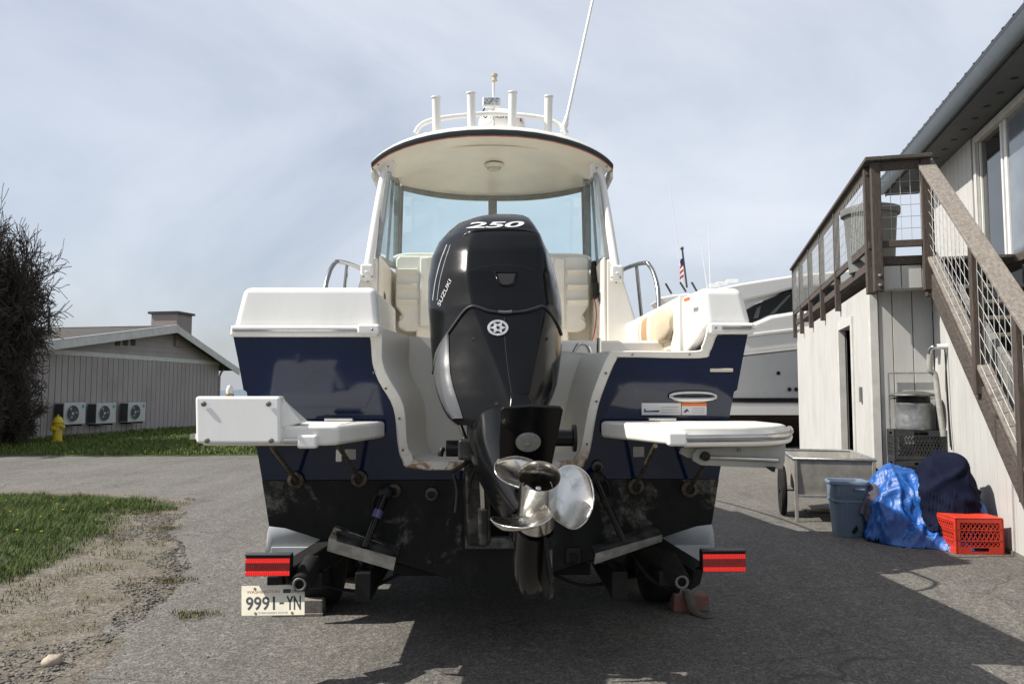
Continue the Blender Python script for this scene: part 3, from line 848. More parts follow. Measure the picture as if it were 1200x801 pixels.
# --- white flange round the cut-out
fl_out = [(420, 386), (433, 393), (436.5, 425), (444, 447), (461, 478), (466, 520), (471, 538), (486, 549.5), (580, 551), (672, 549.5), (686, 540), (692, 525), (700, 480), (709, 452), (722, 422), (731, 418.5), (820, 419.5), (832, 412), (839, 395), (845, 388)]
fl_in = [(420, 383), (447, 384), (449, 420), (456, 441), (474, 474), (478, 518), (484, 532), (496, 539), (580, 541), (661, 539), (675, 532), (681, 518), (689, 476), (698, 447), (713, 414), (726, 411), (812, 411), (822, 405), (827, 391), (828, 383)]
def fine(path, k=4): return [Vector(p) for p in catmull([(a, b, 0) for a, b in path], k)]
fo, fi = fine(fl_out), fine(fl_in)
m = MB(); rings = []
for a, b_ in zip(fo, fi):
    p, q = T(a.x, a.y, .004), T(b_.x, b_.y, .004)
    p2, q2 = T(a.x, a.y, .018), T(b_.x, b_.y, .018)
    rings.append([p, p2 + (q - p) * .12, q2 - (q - p) * .12, q])
m.loft(rings, caps=True).build('well_flange', stain, boat, smooth=50)
# --- motor well: from the flange's inner edge back to a rear wall
core = [p for p in fi]
i0 = 4; i1 = len(fi) - 1 - 4 * 4
well = fi[i0:i1 + 1]
back = []
for p in well:
    q = T(p.x, p.y, .004)
    x, z = q.x, q.z
    sx = -1 if x < 0 else 1
    bx = sx * min(abs(x) * .86, .56); bz = max(z, 1.0)
    by = .50
    if z < 1.06: bz = 1.06 + .03; by = .42; bx = x * .93
    back.append(Vector((bx, by, bz)))
m = MB()
front = [T(p.x, p.y, .004) for p in well]
mid = [f + (b_ - f) * .5 for f, b_ in zip(front, back)]
near = [f + (b_ - f) * .12 for f, b_ in zip(front, back)]
m.loft([front, near, mid, back], closed=False)
ztop = 1.635
cl = back[0]; cr2 = back[-1]
nb_ = len(back)
m.loft([[Vector((cl.x, .52, ztop))] + [back[i] for i in range(nb_ // 2)], [Vector((cr2.x, .52, ztop))] + [back[nb_ - 1 - i] for i in range(nb_ // 2)]], closed=False)
m.build('motor_well', stained('well_gelcoat', (.74, .71, .64), .70), boat, smooth=60)
MB().bb((-.60, .521, 1.58), (.64, .62, 1.64)).build('well_ledge', white, boat, bevel=.012)
bk = MB().bb((-.62, .70, 1.05), (1.06, .82, 1.725)).build('transom_bulkhead', white, boat, bevel=.02)
MB().bb((-.60, .60, 1.40), (1.05, .70, 1.62)).build('aft_shelf', white, boat, bevel=.015)
# sill over the walk through, right
MB().hexa([T(712, 416, .002), T(829, 416, .002), T(829, 416, .002) + Vector((0, .12, .005)), T(706, 416, .002) + Vector((0, .5, .005)), T(712, 411.5, .002), T(829, 411.5, .002), T(829, 411, .002) + Vector((0, .12, .003)), T(706, 411, .002) + Vector((0, .5, .003))]).build('walk_through_sill', white, boat, bevel=.004)
# --- gunwale caps and deck
ZC = 1.945
def cap(sg, xi, y0, y1, name):
    rings = []
    ysn = np.linspace(y0, y1, 14)
    for y in ysn:
        k = [i for i in range(len(HS) - 1) if HS[i][0] <= y][-1]
        a, b_ = HS[k], HS[k + 1]; t = (y - a[0]) / (b_[0] - a[0])
        bs = a[1] + (b_[1] - a[1]) * t; zs = a[2] + (b_[2] - a[2]) * t
        top = ZC + max(0, y - 2) ** 1.3 * .055
        xin = min(xi, bs - .08)
        rings.append([Vector((sg * bs, y, zs)), Vector((sg * (bs - .02), y, zs + .07)), Vector((sg * (bs - .055), y, top - .02)), Vector((sg * (bs - .085), y, top)), Vector((sg * xin, y, top)), Vector((sg * (xin - .005), y, top - .02)), Vector((sg * (xin - .005), y, 1.12)), Vector((sg * (xin + .05), y, 1.1))])
    MB().loft(rings).build(name, white, boat, smooth=50)
cap(-1, 1.04, .86, 5.2, 'gunwale'); cap(1, 1.04, .30, 5.2, 'gunwale')
MB().hexa([B(272, 386, 0), B(445, 386, 0), Vector((-.585, .87, 1.10)), Vector((-1.31, .87, 1.70)),
           B(285, 336, .03), B(440.5, 336, .03), Vector((-.60, .87, ZC)), Vector((-1.255, .87, ZC))]).build('coaming_box', white2, boat, bevel=.035, seg=4)
MB().hexa([B(826, 384, 0), B(884, 384, 0), Vector((1.31, .36, 1.72)), Vector((1.05, .36, 1.55)),
           B(821, 336, .03), B(871, 336, .03), Vector((1.255, .36, ZC)), Vector((1.04, .36, ZC))]).build('coaming_box', white2, boat, bevel=.045, seg=4)
# inner corner below the left box
MB().hexa([B(433, 390, .0), B(447, 386, .0), Vector((-.57, .86, 1.60)), Vector((-.70, .86, 1.60)), B(433, 380, .01), B(445, 380, .01), Vector((-.595, .86, 1.8)), Vector((-.70, .86, 1.8))]).build('coaming_corner', white2, boat, bevel=.008)
0 and MB().hexa([Vector((-.68, .02, 1.0)), Vector((-.60, .02, 1.0)), Vector((-.585, .70, 1.0)), Vector((-.68, .70, 1.0)), Vector((-.70, .03, 1.74)), Vector((-.597, .03, 1.74)), Vector((-.592, .8, 1.74)), Vector((-.70, .8, 1.74))]).build('well_cheek', white2, boat, bevel=.004)
# ledge between the hull and the boxes, rub rail with steel strip
def rub(sg):
    pts = []
    for sec in HS[:-1]: pts.append(Vector((sg * (sec[1] + .012), sec[0] + (.03 if sec[0] == 0 else 0), sec[2])))
    m = MB(); rings = []
    for p in catmull(pts, 4):
        rings.append([p + Vector((sg * a, 0, b_)) for a, b_ in ((-.03, -.024), (.002, -.024), (.010, -.012), (.010, .012), (.002, .022), (-.03, .024))])
    r = m.loft(rings).build('rub_rail', white2, boat, smooth=50)
    m = MB(); rings = []
    for p in catmull(pts, 4):
        rings.append([p + Vector((sg * a, 0, b_)) for a, b_ in ((.008, -.010), (.017, -.006), (.020, 0), (.017, .006), (.008, .010))])
    m.loft(rings).build('steel_strip', chrome, r, smooth=80)
rub(-1); rub(1)
def sternrail(p0, p1, name):
    a, b_ = B(*p0, -.012), B(*p1, -.012)
    o = MB().bar(a, b_, .05, .058, (0, 0, 1)).build(name, white2, boat, bevel=.015, seg=3); return o
rl = sternrail((271, 388), (445, 388), 'stern_rub_rail')
MB().tube([B(273, 386.5, -.042), B(418, 386.5, -.042)], .0085, 8).build('steel_strip', chrome, rl)
MB().bar(B(419, 386, -.03), B(446, 386, -.03), .05, .052).build('rail_end_cap', white2, rl, bevel=.014, seg=3)
rr = sternrail((830, 385), (883, 385), 'stern_rub_rail')
MB().tube([B(846, 383.5, -.042), B(879, 383.5, -.042), B(884, 383, -.02)], .011, 8).build('steel_strip', chrome, rr)
screwm = M('screw', (.22, .21, .20), .4, .8)
def screws(lst, off, parent, nm='screw', r=.0065, fn=None):
    base_ = None
    for px, py in lst:
        p = (fn or T)(px, py, off)
        if base_ is None:
            base_ = MB().lathe([(r, 0), (r, .003), (r * .5, .006)], (0, 0, 0), (0, -1, 0), 8).build(nm, screwm, parent); base_.location = p
        else: copypart(base_, p)
screws([(438, 436), (452, 455), (468, 490), (472, 527), (741, 415), (808, 415), (710, 437), (699, 470), (688, 520)], .019, boat)
screws([(839, 384), (436, 386)], 0, boat, fn=lambda a, b_, c: B(a, b_, -.056))
# --- cockpit floor, foredeck
MB().bb((-1.05, .8, 1.08), (1.05, 4.0, 1.12)).build('cockpit_floor', cream, boat)
m = MB(); rings = []
for y in np.linspace(3.4, 6.95, 12):
    k = [i for i in range(len(HS) - 1) if HS[i][0] <= y][-1]; a, b_ = HS[k], HS[k + 1]; t = (y - a[0]) / (b_[0] - a[0])
    bs = a[1] + (b_[1] - a[1]) * t - .06; zs = a[2] + (b_[2] - a[2]) * t
    rings.append([Vector((bs * u, y, ZC + .03 + (zs - ZS) * .45 + .09 * (1 - u * u))) for u in np.linspace(-1, 1, 13)])
m.loft(rings, closed=False).build('foredeck', white, boat, smooth=180)
m = MB(); rings = []
for y, w, z in ((3.25, .95, 2.50), (3.6, .93, 2.50), (4.4, .85, 2.40), (5.2, .62, 2.24), (5.7, .40, 2.05)):
    rings.append([Vector((w * 1.06 * u, y, 1.8)) if abs(u) == 1 else Vector((w * u / .9, y, z - .06 * u ** 4)) for u in (-1, -.9, -.6, 0, .6, .9, 1)])
m.loft(rings, closed=False).build('cabin_trunk', white, boat, smooth=50)
MB().hexa([(-.90, 3.02, 1.12), (.90, 3.02, 1.12), (.90, 3.24, 1.12), (-.90, 3.24, 1.12), (-.90, 2.86, 2.46), (.90, 2.86, 2.46), (.90, 3.6, 2.52), (-.90, 3.6, 2.52)]).build('dash', cream, boat, bevel=.03)
# --- cabin sides
for sg in (-1, 1):
    x0 = .885
    p = [(735, 318, 1), (712, 300, 1)]
    m = MB()
    a = [(sg * .885, 2.02, 1.5), (sg * 1.16, 2.02, 1.80), (sg * 1.12, 2.02, 1.97), (sg * 1.005, 2.0, 2.33), (sg * .97, 2.02, 2.44), (sg * .885, 2.03, 2.46)]
    b2 = [(sg * .88, 2.66, 1.5), (sg * 1.15, 2.66, 1.82), (sg * 1.10, 2.68, 2.0), (sg * .98, 2.72, 2.38), (sg * .95, 2.72, 2.48), (sg * .88, 2.72, 2.49)]
    c2 = [(sg * .865, 3.35, 1.5), (sg * 1.10, 3.35, 1.9), (sg * 1.06, 3.35, 2.08), (sg * .94, 3.35, 2.44), (sg * .91, 3.35, 2.52), (sg * .865, 3.35, 2.52)]
    m.loft([a, b2, c2]).build('cabin_side', white, boat, bevel=.02, seg=3)
# side windows in grey frames and windshield
def frame_bar(pts, w, h, name='window_frame', parent=None, mat=None):
    m = MB()
    for a, b_ in zip(pts[:-1], pts[1:]): m.bar(a, b_, w, h, (0, 1, .1))
    return m.build(name, mat or frame_grey, parent or boat, bevel=.004, seg=1)
for sg in (-1, 1):
    fx = lambda px, py, y: (lambda q: Vector((sg * abs(q.x), q.y, q.z)))(B(px, py, y))
    nb, nt_, ft, fbm = fx(711, 304, 2.10), fx(698.5, 206, 2.18), fx(688.5, 214, 2.95), fx(690, 313, 2.95)
    nt_ = Vector((nt_.x, nt_.y, nt_.z)); 
    wf = MB().bar(nb, nt_, .035, .05, (0, 1, .1)).bar(nt_, ft, .03, .05).bar(ft, fbm, .045, .05, (0, 1, .1)).bar(fbm, nb, .035, .05).build('window_frame', frame_grey, boat, bevel=.004, seg=1)
    mid_t = nt_.lerp(ft, .5); mid_b = nb.lerp(fbm, .5)
    MB().bar(mid_t, mid_b, .022, .02, (0, 1, .1)).build('slider_bar', frame_grey, wf)
    MB().add([nb, nt_, ft, fbm], [(0, 1, 2, 3)]).build('side_pane', tinted, wf, smooth=0)
def wsx(u, z):  # windshield: u -1..1
    t = (z - 2.5) / .82
    return Vector((u * (.885 - .03 * t), 3.65 - .12 * t - .38 * abs(u) ** 2.6, z))
ztopw = lambda u: B(578 + u * 110, 222 if abs(u) > .9 else 227, 3.3).z
for sgn in (-1, 1):
    us = np.linspace(.055, .985, 12) * sgn
    rings = [[wsx(u, z) for z in np.linspace(2.50, 3.34, 8)] for u in us]
    MB().loft(rings, closed=False).build('windshield_pane', tinted, boat, smooth=180)
wf = MB()
us = np.linspace(-1, 1, 25)
wf.tube([wsx(u, 3.325) for u in us], .032, 6).build('windshield_frame', frame_grey, boat, smooth=50)
MB().tube([wsx(u, 2.51) for u in us], .025, 6).tube([wsx(-1, z) for z in (2.5, 3.33)], .028, 6).tube([wsx(1, z) for z in (2.5, 3.33)], .028, 6).build('windshield_frame', frame_grey, boat, smooth=50, weld=False)
MB().bar(wsx(0, 2.5), wsx(0, 3.34), .085, .03, (0, 1, 0)).build('windshield_mullion', frame_grey, boat, bevel=.008)
MB().tube([wsx(.35, 2.52) + Vector((0, .03, 0)), wsx(.02, 2.9) + Vector((0, .05, 0)), wsx(-.22, 2.95) + Vector((0, .05, 0))], .007, 6).build('wiper', blackp, boat)
# --- hardtop: arched shell, lofted fore and aft
def ht_edge(u):
    """aft lower edge of the roof, half width fraction u"""
    return 3.485 - .185 * abs(u) ** 2.3 - .05 * abs(u) ** 12
HWID = .975
def ht_y(u): return 2.20 - .10 * (1 - u * u) + .05 * max(0, abs(u) - .7)
us = [-1, -.98, -.95, -.91, -.86, -.8, -.72, -.62, -.5, -.36, -.2, 0, .2, .36, .5, .62, .72, .8, .86, .91, .95, .98, 1]
m = MB(); rings = []
for u in us:
    ze = ht_edge(u); ye = ht_y(u); x = HWID * u; kf = .40 * abs(u) ** 2.4
    r = [Vector((x, ye, ze + .016)), Vector((x * .995, ye + .005, ze + .036)), Vector((x * .97, ye + .04, ze + .066)), Vector((x * .955, ye + .3, ze + .085)), Vector((x * .95, 2.8, (ze + 3.46) / 2 + .07)), Vector((x * .94, 3.4 - kf, 3.50 - .03 * u * u)), Vector((x * .92, 3.74 - kf, 3.44 - .03 * u * u)), Vector((x * .91, 3.72 - kf, 3.405 - .02 * u * u)), Vector((x * .90, 3.5 - kf, 3.40 - .02 * u * u))]
    rings.append(r)
m.loft(rings, closed=False)
m.build('hardtop', white, boat, smooth=60)
# ceiling liner: outer rim, then a shallow recess
m = MB(); rings = []
zc0 = 3.335
for u in us:
    ze = ht_edge(u); ye = ht_y(u); x = HWID * u
    rr_ = min(abs(u), 1)
    e = Vector((x, ye + .012, ze - .022))
    inn = Vector((x * .90, ye + .16, ze - .045))
    dz = .0
    v1 = Vector((x * .86, ye + .28, ze - .03)); v2 = Vector((x * .84, 2.9, 3.395 - .05 * rr_ ** 4)); v3 = Vector((x * .86, 3.28 - .2 * rr_ ** 2, 3.352 - .02 * rr_ ** 4)); v4 = Vector((x * .89, 3.70 - .42 * rr_ ** 2.6, zc0 - .005)); v5 = Vector((x * .90, 3.70 - .40 * rr_ ** 2.4, 3.385))
    rings.append([e, inn, v1, v2, v3, v4, v5])
m.loft(rings, closed=False)
m.build('ceiling_liner', cream, boat, smooth=40)
for sg in (-1, 1):
    MB().tube([Vector((sg * .80, 2.32, 3.372)), Vector((sg * .74, 2.75, 3.392)), Vector((sg * .70, 3.12, 3.372))], [.006, .012, .006], 6, smooth=4).build('ceiling_ridge', cream, boat, smooth=80)
MB().tube([Vector((x_, 2.36 - .08 * (1 - (x_ / .8) ** 2), 3.372 + .058 * (1 - abs(x_ / .8) ** 2.2))) for x_ in np.linspace(-.8, .8, 17)], .010, 6).build('ceiling_ridge', cream, boat, smooth=80)
# black edge strip with a thin red line
m = MB(); rings = []; m2 = MB(); r2 = []
for u in us:
    ze = ht_edge(u); ye = ht_y(u); x = HWID * u; k = .019 + .004 * (1 - abs(u))
    rings.append([Vector((x * 1.004, ye - .006, ze - k)), Vector((x * 1.006, ye - .010, ze)), Vector((x * 1.004, ye - .006, ze + k)), Vector((x, ye + .012, ze + k - .002)), Vector((x, ye + .012, ze - k + .002))])
    r2.append([Vector((x * 1.001, ye - .003, ze - k - .007)), Vector((x * 1.002, ye - .004, ze - k - .001)), Vector((x, ye + .012, ze - k - .001)), Vector((x, ye + .012, ze - k - .007))])
for sg in (1,):
    pass
e = rings[-1]; tail = [q + Vector((.0, .16, -.055)) for q in e]; e0 = rings[0]; tail0 = [q + Vector((0, .16, -.055)) for q in e0]
st = m.loft([tail0] + rings + [tail]).build('edge_strip', M('strip_black', (.012, .02, .018), .35), boat, smooth=60)
m2.loft(r2).build('red_line', M('strip_red', (.42, .12, .08), .5), st, smooth=60)
for sg in (-1, 1):
    MB().loft([[Vector((sg * .975, y, ht_edge(1) + (.02 if k else -.09) - (y - 2.3) * .05)) if True else 0 for k in (0, 1)] for y in (2.26, 2.6, 3.0)], closed=False).build('roof_side', white, boat, solid=.02)
# corner brackets with screws and the struts
for sg in (-1, 1):
    q = lambda px, py, y: (lambda v: Vector((sg * abs(v.x), v.y, v.z)))(B(px, py, y))
    top = q(702, 196, 2.30); bot = q(723, 322, 1.97)
    MB().tube([top, top.lerp(bot, .5) + Vector((sg * .004, 0, 0)), bot], [.034, .034, .034], 14).build('hardtop_strut', white2, boat, smooth=60)
    MB().prism([q(690, 193, 2.27), q(706, 180, 2.24), q(717, 192, 2.25), q(707, 207, 2.28), q(692, 207, 2.28)], (0, .05, 0)).build('strut_bracket', white, boat, bevel=.008)
    MB().box(bot + Vector((0, -.002, .01)), (.10, .05, .13)).build('strut_foot', white2, boat, bevel=.02, seg=3)
    for px, py in ((697, 184), (706, 188), (711, 195), (699, 197)):
        MB().lathe([(.008, 0), (.008, .004)], q(px, py, 2.235), (0, -1, 0), 8).build('bolt', screwm, boat)
    for px, py in ((717, 325), (727, 325), (722, 331)):
        MB().lathe([(.007, 0), (.007, .004)], q(px, py, 1.935), (0, -1, 0), 8).build('bolt', screwm, boat)
# dome light
q = B(579, 186, 2.62)
dl = MB().lathe([(.085, 0), (.085, -.012), (.07, -.03), (.0, -.032)][:3], (q.x, 2.72, 3.41), (0, 0, 1), 24).build('dome_light', white, boat, smooth=40)
MB().lathe([(.066, 0), (.055, -.018), (.02, -.026)], (q.x, 2.72, 3.381), (0, 0, 1), 20).build('light_lens', M('frosted_lens', (.55, .52, .45), .3), dl)
# --- on the roof
for px, y0, y1 in ((512, 158, 114), (553, 153, 109), (600, 153, 108), (642, 155, 113)):
    a, b_ = B(px, y0, 2.32), B(px - (1 if px < 578 else -1), y1, 2.28)
    rh = MB().tube([a, b_], .034, 16).build('rod_holder', white2, boat, smooth=60)
    MB().tube([b_ - (b_ - a) * .03, b_ + (b_ - a) * .012], .038, 16, caps=False).build('holder_lip', white2, rh, solid=.004)
    MB().lathe([(.029, .0), (.029, .002)], b_ + (b_ - a) * .004, b_ - a, 12).build('holder_bore', blackp, rh)
rp = [B(487, 156, 2.4), B(491, 149, 2.4), B(500, 143, 2.42), B(516, 139, 2.44), B(540, 136, 2.46), B(580, 133, 2.5), B(620, 136, 2.46), B(642, 140, 2.44), B(655, 146, 2.42), B(661, 151, 2.4), B(664, 157, 2.4)]
MB().tube(rp, .021, 10, smooth=5).build('roof_rail', white2, boat, smooth=80)
MB().tube([B(497, 158, 2.38), B(578, 151, 2.42), B(660, 159, 2.38)], .016, 8, smooth=6).build('roof_rail', white2, boat, smooth=80)
# radar dome with lettering
q = B(587, 151, 3.0); rz_ = 1.0
q0 = Vector((B(588, 151, 3.0).x, 3.0, B(588, 151, 3.0).z - .04))
prof = [(.17, 0), (.20, .02), (.215, .06), (.215, .09), (.20, .135), (.16, .17), (.09, .19), (.01, .195)]
rd = MB().lathe([(r, z) for r, z in prof], q0, n=40).build('radar_dome', white2, boat, smooth=60)
def on_cyl(a, c, r, ang0, ang1, z0, z1):
    out = []
    for u, v in a:
        t = ang0 + (ang1 - ang0) * u
        out.append(c + Vector((r * math.sin(t), -r * math.cos(t), z0 + (z1 - z0) * v)))
    return out
a, f = text_geo('DIGITAL', .012, subdiv=1)
MB().add(on_cyl(a, q0, .2165, -.50, .62, .062, .085), f).build('lettering', btext, rd, smooth=0, weld=False)
a, f = text_geo('R.', .02, subdiv=1)
MB().add(on_cyl(a, q0, .2165, .85, 1.12, .055, .09), f).build('lettering', rtext, rd, smooth=0, weld=False)
# flood light and masthead light
q = B(576, 119, 2.55)
fl = MB().box(q + Vector((0, .03, 0)), (.155, .06, .085)).build('flood_light', white2, boat, bevel=.012)
def lensmat():
    m, t, b = base('ribbed_lens'); v = coords(t, (60, 1, 60)); n = N(t, 'ShaderNodeTexNoise', Scale=1.0); t.links.new(v, n.inputs['Vector'])
    t.links.new(ramp(t, n.outputs[0], [(.35, (.16, .19, .20)), (.65, (.52, .56, .57))]), b.inputs['Base Color']); b.inputs['Roughness'].default_value = .15; return m
MB().box(q + Vector((0, -.002, .004)), (.132, .006, .062)).build('light_lens', lensmat(), fl, bevel=.002)
MB().tube([B(577, 128, 2.57), B(577, 141, 2.57)], .011, 8).build('light_bracket', white2, fl)
MB().tube([B(568, 127, 2.52), B(566, 131, 2.52), B(566.5, 136, 2.52), B(569, 138, 2.52), B(571, 136, 2.52)], .006, 6, smooth=4).build('light_cable', blackp, fl)
mt = MB().tube([B(578.5, 150, 2.62), B(578.5, 97, 2.62)], .011, 10).build('light_mast', white2, boat)
q = B(579.5, 96, 2.62)
MB().lathe([(.022, 0), (.026, .01), (.02, .018), (.02, .045), (.028, .05), (.028, .065), (.01, .072)], q, n=16).build('anchor_light', M('lamp_cream', (.66, .58, .42), .3), mt)
# whip antenna
a, b_ = B(661, 153, 2.42), B(695.5, -4, 2.42)
d = (b_ - a)
an = MB().tube([a, a + d * .10, a + d * .11, a + d * 1.7], [.021, .019, .014, .009], 10).build('antenna', white2, boat)
MB().tube([a - Vector((.01, 0, .02)), a + d * .06], .026, 10).build('antenna_base', white2, an)
# bow rails
st_ = M('rail_steel', (.36, .36, .36), .25, 1, var=.1)
def rail(sg):
    q = lambda px, py, y: (lambda v: Vector((sg * abs(v.x), v.y, v.z)))(B(px, py, y))
    foot = Vector((sg * 1.165, 1.42, 1.93)); top = q(757, 308, 1.72); fw = q(728, 317, 2.3)
    pts = [foot, q(771, 340, 1.50), q(766, 320, 1.6), q(761, 311, 1.68), top, q(745, 310, 1.95), fw, Vector((sg * 1.04, 3.4, fw.z + .06)), Vector((sg * .85, 4.9, fw.z + .16)), Vector((sg * .4, 6.4, fw.z + .28)), Vector((0, 6.9, fw.z + .3))]
    MB().tube(pts, .0165, 10, smooth=5).build('bow_rail', st_, boat, smooth=80)
    p1 = q(746, 312, 2.0)
    f1 = q(750, 372, 2.0)
    st2 = MB().tube([p1, Vector((sg * 1.16, 2.0, 1.95))], .014, 8).build('rail_stanchion', st_, boat)
    MB().lathe([(.04, 0), (.04, .012), (.02, .02)], (sg * 1.16, 2.0, 1.943), n=12).build('rail_foot', st_, st2)
    MB().lathe([(.04, 0), (.04, .012), (.02, .02)], foot + Vector((0, 0, .01)), n=12).build('rail_foot', st_, st2)
rail(-1); rail(1)
# side deck and cleat beside the cabin, right
MB().box((1.14, 2.35, 1.955), (.03, .22, .012)).box((1.14, 2.3, 1.972), (.02, .03, .03)).build('cleat', chrome, boat, bevel=.004)
# --- helm seats, seen from behind
seatm = M('seat_shell', (.78, .75, .68), .4, var=.05, vs=4)
for sg in (-1, 1):
    q = lambda px, py, y: (lambda v: Vector((sg * abs(v.x), v.y, v.z)))(B(px, py, y))
    tl, tr = q(690, 300, 2.62), q(645, 300, 2.62)
    zt, zb = tl.z, q(690, 386, 2.62).z
    xo, xi = abs(tl.x), .20
    prof = [(xi, zt), (xo - .03, zt), (xo, zt - .03), (xo, zb + .20), (xo - .05, zb + .13), (xo - .06, zb + .10), (xo - .02, zb + .06), (xo - .03, zb + .01), (xo - .09, zb - .02), (xi, zb - .02)]
    se = MB().prism([(sg * x, 2.62, z) for x, z in prof], (0, .14, 0)).build('seat_back', seatm, boat, bevel=.02, seg=3)
    # inner strip and three pocket ribs
    MB().bb((sg * (xo - .30), 2.585, zb + .02), (sg * (xo - .21), 2.625, zt - .02)).build('back_rib', seatm, se, bevel=.015, seg=3)
    for k in range(3):
        zz_ = zt - .11 - k * .13
        MB().hexa([(sg * (xo - .19), 2.618, zz_ - .06), (sg * (xo - .01), 2.618, zz_ - .06), (sg * (xo - .01), 2.64, zz_ - .06), (sg * (xo - .19), 2.64, zz_ - .06),
                   (sg * (xo - .19), 2.575, zz_ - .015), (sg * (xo - .01), 2.575, zz_ - .015), (sg * (xo - .01), 2.64, zz_ + .0), (sg * (xo - .19), 2.64, zz_ + .0)]).build('pocket_rib', seatm, se, bevel=.006)
    MB().bb((sg * (xo - .21), 2.63, zb + .13), (sg * (xo - .03), 2.9, zb + .0)).build('seat_base', seatm, boat, bevel=.03, seg=3)
    MB().bb((sg * .25, 2.62, 1.12), (sg * .65, 2.98, zb)).build('seat_pedestal', cream, boat, bevel=.02)
    MB().tube([(sg * (xo + .02), 2.66, zt - .02), (sg * (xo - .1), 2.66, zt + .01), (sg * .25, 2.66, zt + .01)], .018, 8, smooth=4).build('seat_piping', seatm, se)
    # round chrome ring on the cabin side
    MB().lathe([(.055, 0), (.055, .02), (.04, .025)], (sg * .884, 2.22, 2.17), (-sg, 0, 0), 20).build('speaker_ring', chrome, boat)
    MB().lathe([(.037, .0), (.034, .006)], (sg * .862, 2.22, 2.17), (-sg, 0, 0), 20).build('speaker_cone', blackp, boat)
# inner side walls forward of the cockpit
for sg in (-1, 1):
    MB().bb((sg * .885, 2.03, 1.1), (sg * .865, 3.3, 2.47)).build('side_liner', cream, boat, bevel=.006)
    MB().bb((sg * .864, 2.35, 1.45), (sg * .858, 2.65, 1.95)).build('side_locker', cream, boat, bevel=.004)
# electronics box with red cable, right side
q = B(699, 342, 2.4)
eb = MB().box((.835, 2.33, q.z), (.05, .14, .13)).build('instrument_box', blackp, boat, bevel=.012)
MB().tube([(.84, 2.36, q.z + .06), (.85, 2.45, q.z + .18), (.86, 2.5, q.z + .26)], .03, 8, smooth=4).build('instrument_arm', blackp, eb)
MB().tube([(.83, 2.31, q.z - .06), (.845, 2.29, q.z - .2), (.82, 2.30, q.z - .38), (.78, 2.32, q.z - .45)], .005, 6, smooth=5).build('red_cable', rtext, eb)
# bolster cushion on the right coaming
def cushmat():
    m, t, b = base('striped_cushion'); c = N(t, 'ShaderNodeTexCoord'); s = N(t, 'ShaderNodeSeparateXYZ'); t.links.new(c.outputs['Object'], s.inputs[0])
    f = math_(t, 'DIVIDE', math_(t, 'SUBTRACT', s.outputs['Y'], .45), 1.1)
    W_, Cc, Tn = (.78, .74, .66), (.60, .50, .36), (.40, .26, .13)
    col = ramp(t, f, [(0, Cc), (.40, W_), (.46, Cc), (.49, Tn), (.66, W_), (.70, Tn), (.74, W_), (.78, W_)])
    for nd in t.nodes:
        if nd.type == 'VALTORGB': nd.color_ramp.interpolation = 'CONSTANT'
    t.links.new(col, b.inputs['Base Color']); b.inputs['Roughness'].default_value = .6; bumpn(t, b, noise(t, coords(t), 18, 4), .3, .01); return m
cushm = cushmat()
rings = []
for y in np.linspace(.45, 1.55, 18):
    r = []
    for k in range(12):
        a = 2 * math.pi * k / 12; e = min(1, (min(y - .44, 1.56 - y) / .05)) ** .5
        r.append(Vector((1.03 + .042 * math.copysign(abs(math.cos(a)) ** .6, math.cos(a)) * e, y, 1.815 + .105 * math.copysign(abs(math.sin(a)) ** .6, math.sin(a)) * e - .02 * (y - .5))))
    rings.append(r)
MB().loft(rings).build('bolster_cushion', cushm, boat, smooth=70)
MB().bb((1.0, .5, 1.50), (1.034, 1.9, 1.66)).build('coaming_pocket', M('teak_panel', (.50, .36, .20), .5, var=.15, stretch=(1, .2, 1)), boat, bevel=.01)
q = B(826, 344, .0)
MB().box((1.025, .1, 1.9), (.004, .07, .018), rot=Matrix.Rotation(R(8), 3, 'Z')).build('red_label', otext, boat)
# grab arches and steel pin on the well ledge
for a, b_ in ((470, 498), (672, 692)):
    p = [B(a, 413, .56), B(a + 5, 404.5, .56), B((a + b_) / 2, 402.5, .56), B(b_ - 4, 404.5, .56), B(b_, 413, .56)]
    MB().tube(p, .012, 8, smooth=4).build('grab_handle', chrome, boat, smooth=80)
MB().tube([B(702, 414, .45), B(702, 396, .45)], .014, 10).build('mooring_pin', chrome, boat)
# --- stern fittings
vent = MB().bar(T(832, 433.5, .006), T(859, 433.5, .006), .014, .018).build('vent_bar', M('vent_cream', (.62, .58, .48), .4), boat, bevel=.004)
c = T(812, 464.5, .0)
ring_ = []
for k in range(28):
    a = 2 * math.pi * k / 28
    ring_.append(T(812 + 27 * math.copysign(abs(math.cos(a)) ** .7, math.cos(a)), 464.5 + 5 * math.sin(a), .012))
cl_ = MB().tube(ring_, .009, 6, closed=True).build('hull_cleat', chrome, boat, smooth=80)
MB().prism(ring_, nT * .008).build('cleat_dish', M('dish_dark', (.02, .025, .05), .2), cl_)
MB().tube([T(787, 466, .03), T(795, 467.5, .045), T(830, 467.5, .045), T(837, 466, .03)], .010, 8, smooth=4).build('cleat_bar', chrome, cl_, smooth=80)
def tquad(x0, y0, x1, y1, off): return [T(x0, y1, off), T(x1, y1, off), T(x1, y0, off), T(x0, y0, off)]
def sticker(x0, y0, x1, y1, off, name, mat, parent=None):
    return MB().prism(tquad(x0, y0, x1, y1, off), nT * .0012).build(name, mat, parent or boat)
s1 = sticker(752, 472, 798, 486, .003, 'capacity_label', wtext)
MB().prism([T(p, q_, .0045) for p, q_ in ((755, 482.5), (772, 482.5), (773, 480.5), (757, 481.2), (756, 478.5), (755, 478.5))], nT * .0008).build('boat_print', btext, s1)
for k in range(3): sticker(775, 476.5 + k * 3, 796, 477.3 + k * 3, .0045, 'text_line', M('grey_print', (.35, .35, .35), .6), s1)
s2 = sticker(798.8, 472, 828, 486, .003, 'warning_label', wtext)
